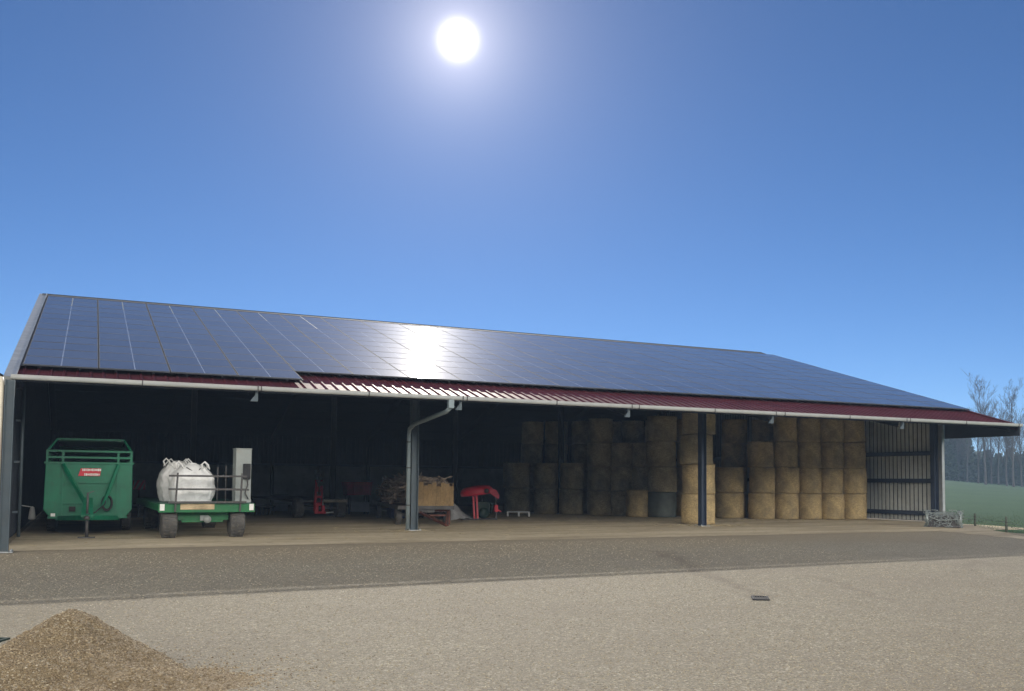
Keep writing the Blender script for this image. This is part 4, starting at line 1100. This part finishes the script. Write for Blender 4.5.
# ------------------------------------------------------------------ bare trees and hazy woods beyond the meadow
def at_dir(px, D):
    q = (px - 512) / 933.0; L = q * D
    return Vector((FX * D + FY * L, FY * D - FX * L))
def bare_tree_meshes(seed, H, spread):
    r = random.Random(seed); tr = MB(); crn = MB()
    def limb(mbx, p, d, L, r0, lvl):
        pts = [p]; rs_ = [r0]; nseg = 5 if lvl < 2 else 3
        for j in range(nseg):
            d = (d + Vector((r.gauss(0, .07), r.gauss(0, .07), .05 + r.gauss(0, .03)))).normalized(); p = p + d * L / nseg
            pts.append(p); rs_.append(r0 * (1 - .72 * (j + 1) / nseg))
        mbx.tube(pts, rs_, 6 if lvl < 1 else (4 if lvl < 2 else 3), False)
        if lvl >= 4: return
        nb_ = (0, 6, 5, 3)[lvl] if lvl else 0
        for k in range(nb_):
            t = r.uniform(.25, 1.0); i = min(int(t * nseg), nseg - 1); q = pts[i].lerp(pts[i + 1], t * nseg - i)
            a = r.uniform(0, 6.28); sp = r.uniform(.28, .6)
            dd = (d + Vector((math.cos(a), math.sin(a), .15)) * sp).normalized()
            limb(crn, q, dd, L * r.uniform(.35, .6), max(rs_[i] * .55, .014), lvl + 1)
    th = H * .86; pts = []; rs_ = []
    bend = Vector((r.gauss(0, .03), r.gauss(0, .03), 0))
    for j in range(9):
        t = j / 8; pts.append(Vector((bend.x * th * t * t + r.gauss(0, .04), bend.y * th * t * t + r.gauss(0, .04), th * t))); rs_.append(lerp(.25, .04, t ** .8))
    tr.tube(pts, rs_, 7, False)
    for k in range(24):
        t = r.uniform(.25, .98); i = min(int(t * 8), 7); q = pts[i].lerp(pts[i + 1], t * 8 - i); a = r.uniform(0, 6.28)
        d = Vector((math.cos(a) * spread, math.sin(a) * spread, 1)).normalized()
        limb(crn, q, d, H * r.uniform(.16, .34) * (1.15 - .55 * t), .075 * (1.15 - t * .8), 1)
    return tr, crn
protos = []
for k in range(5):
    tr, crn = bare_tree_meshes(40 + k, 20.0, (.36, .45, .30, .5, .4)[k])
    t = thing('bare_tree', 'bare leafless tree in the misty row beyond the meadow', 'tree', (0, 0, 0), 0, 'bare trees beyond the meadow')
    tr.build('trunk', M['bark'], t); crn.build('crown', M['twig'], t)
    protos.append(t)
spots = [(985, 196, 21.6), (978, 214, 17.5), (1013, 190, 20.2), (998, 222, 18.5), (1021, 205, 17.0), (967, 226, 15.5), (1006, 200, 16.0), (991, 232, 17.5), (958, 235, 13.5), (1032, 198, 20), (1044, 214, 18.5), (1060, 203, 20.5), (1078, 220, 19), (1100, 200, 20), (1125, 215, 18), (946, 240, 14)]
for k, (px, D, H) in enumerate(spots):
    t = protos[k] if k < 5 else copy_tree(protos[k % 5])
    p = at_dir(px, D); t.location = (p.x, p.y, hgt(p.x, p.y) - .1); s = H / 20.0; t.scale = (s * 1.05, s * 1.05, s); t.rotation_euler = (0, 0, k * 1.7)
    if k == 0: t['label'] = 'tallest bare tree rising above the right end of the red eave'
    elif k == 2: t['label'] = 'tall bare tree close to the right picture edge'
    else: t['label'] = 'bare leafless tree in the misty row beyond the meadow'

def needle_mat():
    m, nt, b = newmat('dark evergreen needles'); gi = N(nt, 'ShaderNodeNewGeometry')
    col = ramp(nt, gi.outputs['Random Per Island'], [(0, (.018, .034, .022)), (.7, (.032, .055, .034)), (1, (.055, .080, .045))])
    nt.links.new(col, b.inputs['Base Color']); b.inputs['Roughness'].default_value = .8; return m
M['needle'] = needle_mat()
def evergreen(seed):
    r = random.Random(seed); m = MB()
    for k in range(2600):
        t = r.random() ** .75; z = lerp(.06, 1.0, t); rad = .20 * (1 - t) ** .8 * r.uniform(.55, 1.1) + .012
        a = r.uniform(0, 6.28) ; rad *= 1 + .25 * math.sin(z * 42 + 2 * math.sin(a * 3))
        c = Vector((rad * math.cos(a), rad * math.sin(a), z - rad * .35)); sz = r.uniform(.014, .034)
        u = Vector((r.gauss(0, 1), r.gauss(0, 1), r.gauss(0, .5))).normalized(); w = u.orthogonal().normalized()
        m.add([c - u * sz, c + w * sz * .6, c + u * sz, c - w * sz * .5 + Vector((0, 0, -sz * .6))], [(0, 1, 2), (0, 2, 3)])
    return m
ep = []
for k in range(3):
    t = thing('evergreen_tree', 'dark evergreen tree in the blue misty wood', 'tree', (0, 0, 0), 0, 'evergreens of the misty wood')
    MB().tube([(0, 0, -.02), (0, 0, .5), (0, 0, .96)], [.018, .011, .002], 6, False).build('trunk', M['bark'], t)
    me_ = bpy.data.meshes.new('crown'); e_ = evergreen(70 + k); me_.from_pydata(e_.v, [], e_.f); me_.materials.append(M['needle'])
    o = bpy.data.objects.new('crown', me_); COL.objects.link(o); o.parent = t; ep.append(t)
re_ = random.Random(77); k = 0
for row, (D0, hmin, hmax) in enumerate(((238, 10, 15), (262, 11, 16), (290, 11, 15))):
    px = 934 + row * 5
    while px < 1130:
        H = re_.uniform(hmin, hmax)
        if px > 968 and px < 1010: H *= .62
        elif px >= 1010: H *= .72
        D = D0 + re_.uniform(-8, 8); p = at_dir(px, D)
        t = ep[k] if k < 3 else copy_tree(ep[k % 3])
        t.location = (p.x, p.y, hgt(p.x, p.y) - .2); t.scale = (H * 1.15, H * 1.15, H); t.rotation_euler = (0, 0, k * 2.1)
        k += 1; px += re_.uniform(6, 12) + (0 if row else 2)
# far-off wood that reads as one mass behind them
m = MB(); rw2 = random.Random(5)
for k in range(9000):
    px = rw2.uniform(925, 1180); D = rw2.uniform(300, 345); p = at_dir(px, D); g = hgt(p.x, p.y)
    top = 9.5 + 2.5 * noise.noise(Vector((px * .05, 0, 0))) + 1.5 * noise.noise(Vector((px * .2, 4, 0)))
    z = rw2.uniform(0, 1) * top; sz = rw2.uniform(.35, 1.0); c = Vector((p.x, p.y, g + z))
    u = Vector((rw2.gauss(0, 1), rw2.gauss(0, 1), rw2.gauss(0, 1))).normalized(); w = u.orthogonal().normalized()
    m.add([c - u * sz, c + w * sz, c + u * sz, c - w * sz], [(0, 1, 2, 3)])
me_ = bpy.data.meshes.new('distant_wood'); me_.from_pydata(m.v, [], m.f); me_.materials.append(M['needle'])
o = bpy.data.objects.new('distant_wood', me_); COL.objects.link(o); tag(o, 'far-off hazy wood behind the trees', 'wood', None, 'stuff')

# ------------------------------------------------------------------ haze, sky, sun
HAZE = True
if HAZE:
    m = bpy.data.materials.new('haze'); m.use_nodes = True; nt = m.node_tree; nt.nodes.clear()
    out = nt.nodes.new('ShaderNodeOutputMaterial'); pv = nt.nodes.new('ShaderNodeVolumePrincipled')
    pv.inputs['Color'].default_value = (.50, .70, 1.0, 1); pv.inputs['Density'].default_value = .0007; pv.inputs['Anisotropy'].default_value = .0
    nt.links.new(pv.outputs[0], out.inputs['Volume'])
    hz = MB().box((450, 450, 12.2), (1500, 1900, 28.6)).build('haze', m)
    tag(hz, 'thin pale haze in the air', None, None, 'stuff')

SUN = Vector((.32173, .84164, .43373)).normalized()
elev = math.asin(SUN.z); azi = math.atan2(SUN.x, SUN.y)
w = bpy.data.worlds.new('World'); scene.world = w; w.use_nodes = True; nt = w.node_tree; nt.nodes.clear()
out = nt.nodes.new('ShaderNodeOutputWorld'); bg = nt.nodes.new('ShaderNodeBackground')
sky = nt.nodes.new('ShaderNodeTexSky'); sky.sky_type = 'NISHITA'; sky.sun_disc = False; sky.sun_elevation = elev; sky.sun_rotation = azi
sky.altitude = 0; sky.air_density = .55; sky.dust_density = 0; sky.ozone_density = 5.4
SKY = .074; FILL_CLOUD = 4.9
bg.inputs['Strength'].default_value = SKY
# the sun's own disc and the bright air close round it
tc = N(nt, 'ShaderNodeTexCoord'); dt = N(nt, 'ShaderNodeVectorMath', operation='DOT_PRODUCT'); nrm = N(nt, 'ShaderNodeVectorMath', operation='NORMALIZE')
nt.links.new(tc.outputs['Generated'], nrm.inputs[0]); nt.links.new(nrm.outputs[0], dt.inputs[0]); dt.inputs[1].default_value = SUN
ang_ = math_(nt, 'ARCCOSINE', math_(nt, 'MINIMUM', dt.outputs['Value'], 1.0))
def glow(a, amt, pw=1.0):
    return math_(nt, 'MULTIPLY', math_(nt, 'EXPONENT', math_(nt, 'MULTIPLY', math_(nt, 'POWER', math_(nt, 'DIVIDE', ang_, math.radians(a)), pw), -1.0)), amt)
disc = glow(.98, 14.0, 3.0); aur = glow(2.0, 6.5, 1.0); wide = glow(7.2, 2.9, 1.0)
g = math_(nt, 'ADD', math_(nt, 'ADD', disc, aur), wide)
gc = N(nt, 'ShaderNodeVectorMath', operation='SCALE'); gc.inputs[0].default_value = (1.06, .96, .93); nt.links.new(g, gc.inputs['Scale'])
ad = N(nt, 'ShaderNodeVectorMath', operation='ADD'); hs0 = N(nt, 'ShaderNodeHueSaturation'); hs0.inputs['Saturation'].default_value = 1.05; nt.links.new(sky.outputs[0], hs0.inputs['Color']); nt.links.new(hs0.outputs[0], ad.inputs[0]); nt.links.new(gc.outputs[0], ad.inputs[1])
# invented cloud bank behind the camera, added to fill the shaded yard and bales
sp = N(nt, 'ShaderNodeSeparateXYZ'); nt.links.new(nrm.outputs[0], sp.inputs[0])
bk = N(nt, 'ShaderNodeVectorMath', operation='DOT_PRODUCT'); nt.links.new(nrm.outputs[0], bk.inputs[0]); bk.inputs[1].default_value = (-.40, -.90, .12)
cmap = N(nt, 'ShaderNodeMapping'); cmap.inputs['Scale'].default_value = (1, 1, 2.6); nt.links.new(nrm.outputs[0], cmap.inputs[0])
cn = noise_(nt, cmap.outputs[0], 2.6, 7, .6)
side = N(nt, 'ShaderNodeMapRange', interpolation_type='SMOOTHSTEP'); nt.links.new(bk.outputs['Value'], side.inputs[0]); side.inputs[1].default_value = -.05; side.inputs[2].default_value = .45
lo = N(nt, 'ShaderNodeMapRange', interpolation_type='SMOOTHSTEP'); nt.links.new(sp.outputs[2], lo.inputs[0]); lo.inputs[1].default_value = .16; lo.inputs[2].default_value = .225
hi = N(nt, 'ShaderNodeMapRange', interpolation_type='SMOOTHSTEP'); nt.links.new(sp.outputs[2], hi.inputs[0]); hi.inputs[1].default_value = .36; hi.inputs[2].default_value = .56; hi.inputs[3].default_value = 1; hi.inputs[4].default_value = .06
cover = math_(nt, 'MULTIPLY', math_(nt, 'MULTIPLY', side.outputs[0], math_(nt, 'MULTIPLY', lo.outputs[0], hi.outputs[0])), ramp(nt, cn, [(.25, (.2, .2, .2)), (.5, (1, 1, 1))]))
sk2 = mix(nt, cover, ad.outputs[0], (FILL_CLOUD / SKY, FILL_CLOUD * .95 / SKY, FILL_CLOUD * .87 / SKY))
# invented dark hill line behind the camera, cutting low light on the upper bales
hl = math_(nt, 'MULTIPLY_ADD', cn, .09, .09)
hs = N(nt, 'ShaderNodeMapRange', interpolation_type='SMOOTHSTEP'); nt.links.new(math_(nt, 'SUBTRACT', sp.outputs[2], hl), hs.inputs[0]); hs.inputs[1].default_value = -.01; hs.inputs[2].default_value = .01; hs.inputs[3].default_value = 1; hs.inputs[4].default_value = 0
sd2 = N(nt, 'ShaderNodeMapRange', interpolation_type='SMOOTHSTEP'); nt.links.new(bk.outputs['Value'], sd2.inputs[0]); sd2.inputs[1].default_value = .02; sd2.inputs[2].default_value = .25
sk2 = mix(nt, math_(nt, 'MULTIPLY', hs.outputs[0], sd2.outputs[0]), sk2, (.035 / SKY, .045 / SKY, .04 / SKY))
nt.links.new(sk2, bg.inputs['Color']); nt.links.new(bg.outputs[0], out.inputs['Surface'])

sl = bpy.data.lights.new('sun', 'SUN'); sl.energy = 2.15; sl.angle = math.radians(.55); sl.color = (1, .93, .82)
so_ = bpy.data.objects.new('sun', sl); COL.objects.link(so_); so_.rotation_euler = SUN.to_track_quat('Z', 'Y').to_euler(); so_.location = (0, 0, 60)

# ------------------------------------------------------------------ camera
f_, pitch, roll, a_ = 932.905, .057484, .0094786, 1.142346
fwd = Vector((math.cos(a_), math.sin(a_), 0)); rgt = Vector((math.sin(a_), -math.cos(a_), 0)); up = Vector((0, 0, 1))
F = fwd * math.cos(pitch) + up * math.sin(pitch); U = up * math.cos(pitch) - fwd * math.sin(pitch)
R = rgt * math.cos(roll) + U * math.sin(roll); U2 = U * math.cos(roll) - rgt * math.sin(roll)
cd = bpy.data.cameras.new('camera'); cam = bpy.data.objects.new('camera', cd); COL.objects.link(cam)
cam.matrix_world = Matrix(((R.x, U2.x, -F.x, 0), (R.y, U2.y, -F.y, 0), (R.z, U2.z, -F.z, 1.81498), (0, 0, 0, 1)))
cd.sensor_width = 36; cd.sensor_fit = 'HORIZONTAL'; cd.lens = f_ / 1024 * 36
cd.shift_y = (426.123 - 345.5) / 1024; cd.clip_start = .1; cd.clip_end = 4000
scene.camera = cam

scene.view_settings.view_transform = 'Standard'; scene.view_settings.look = 'None'; scene.view_settings.gamma = 1
scene.view_settings.use_curve_mapping = False; scene.view_settings.exposure = .5
scene.cycles.max_bounces = 8; scene.cycles.diffuse_bounces = 4; scene.cycles.volume_bounces = 1
scene.cycles.use_denoising = True
scene.cycles.sample_clamp_indirect = 6
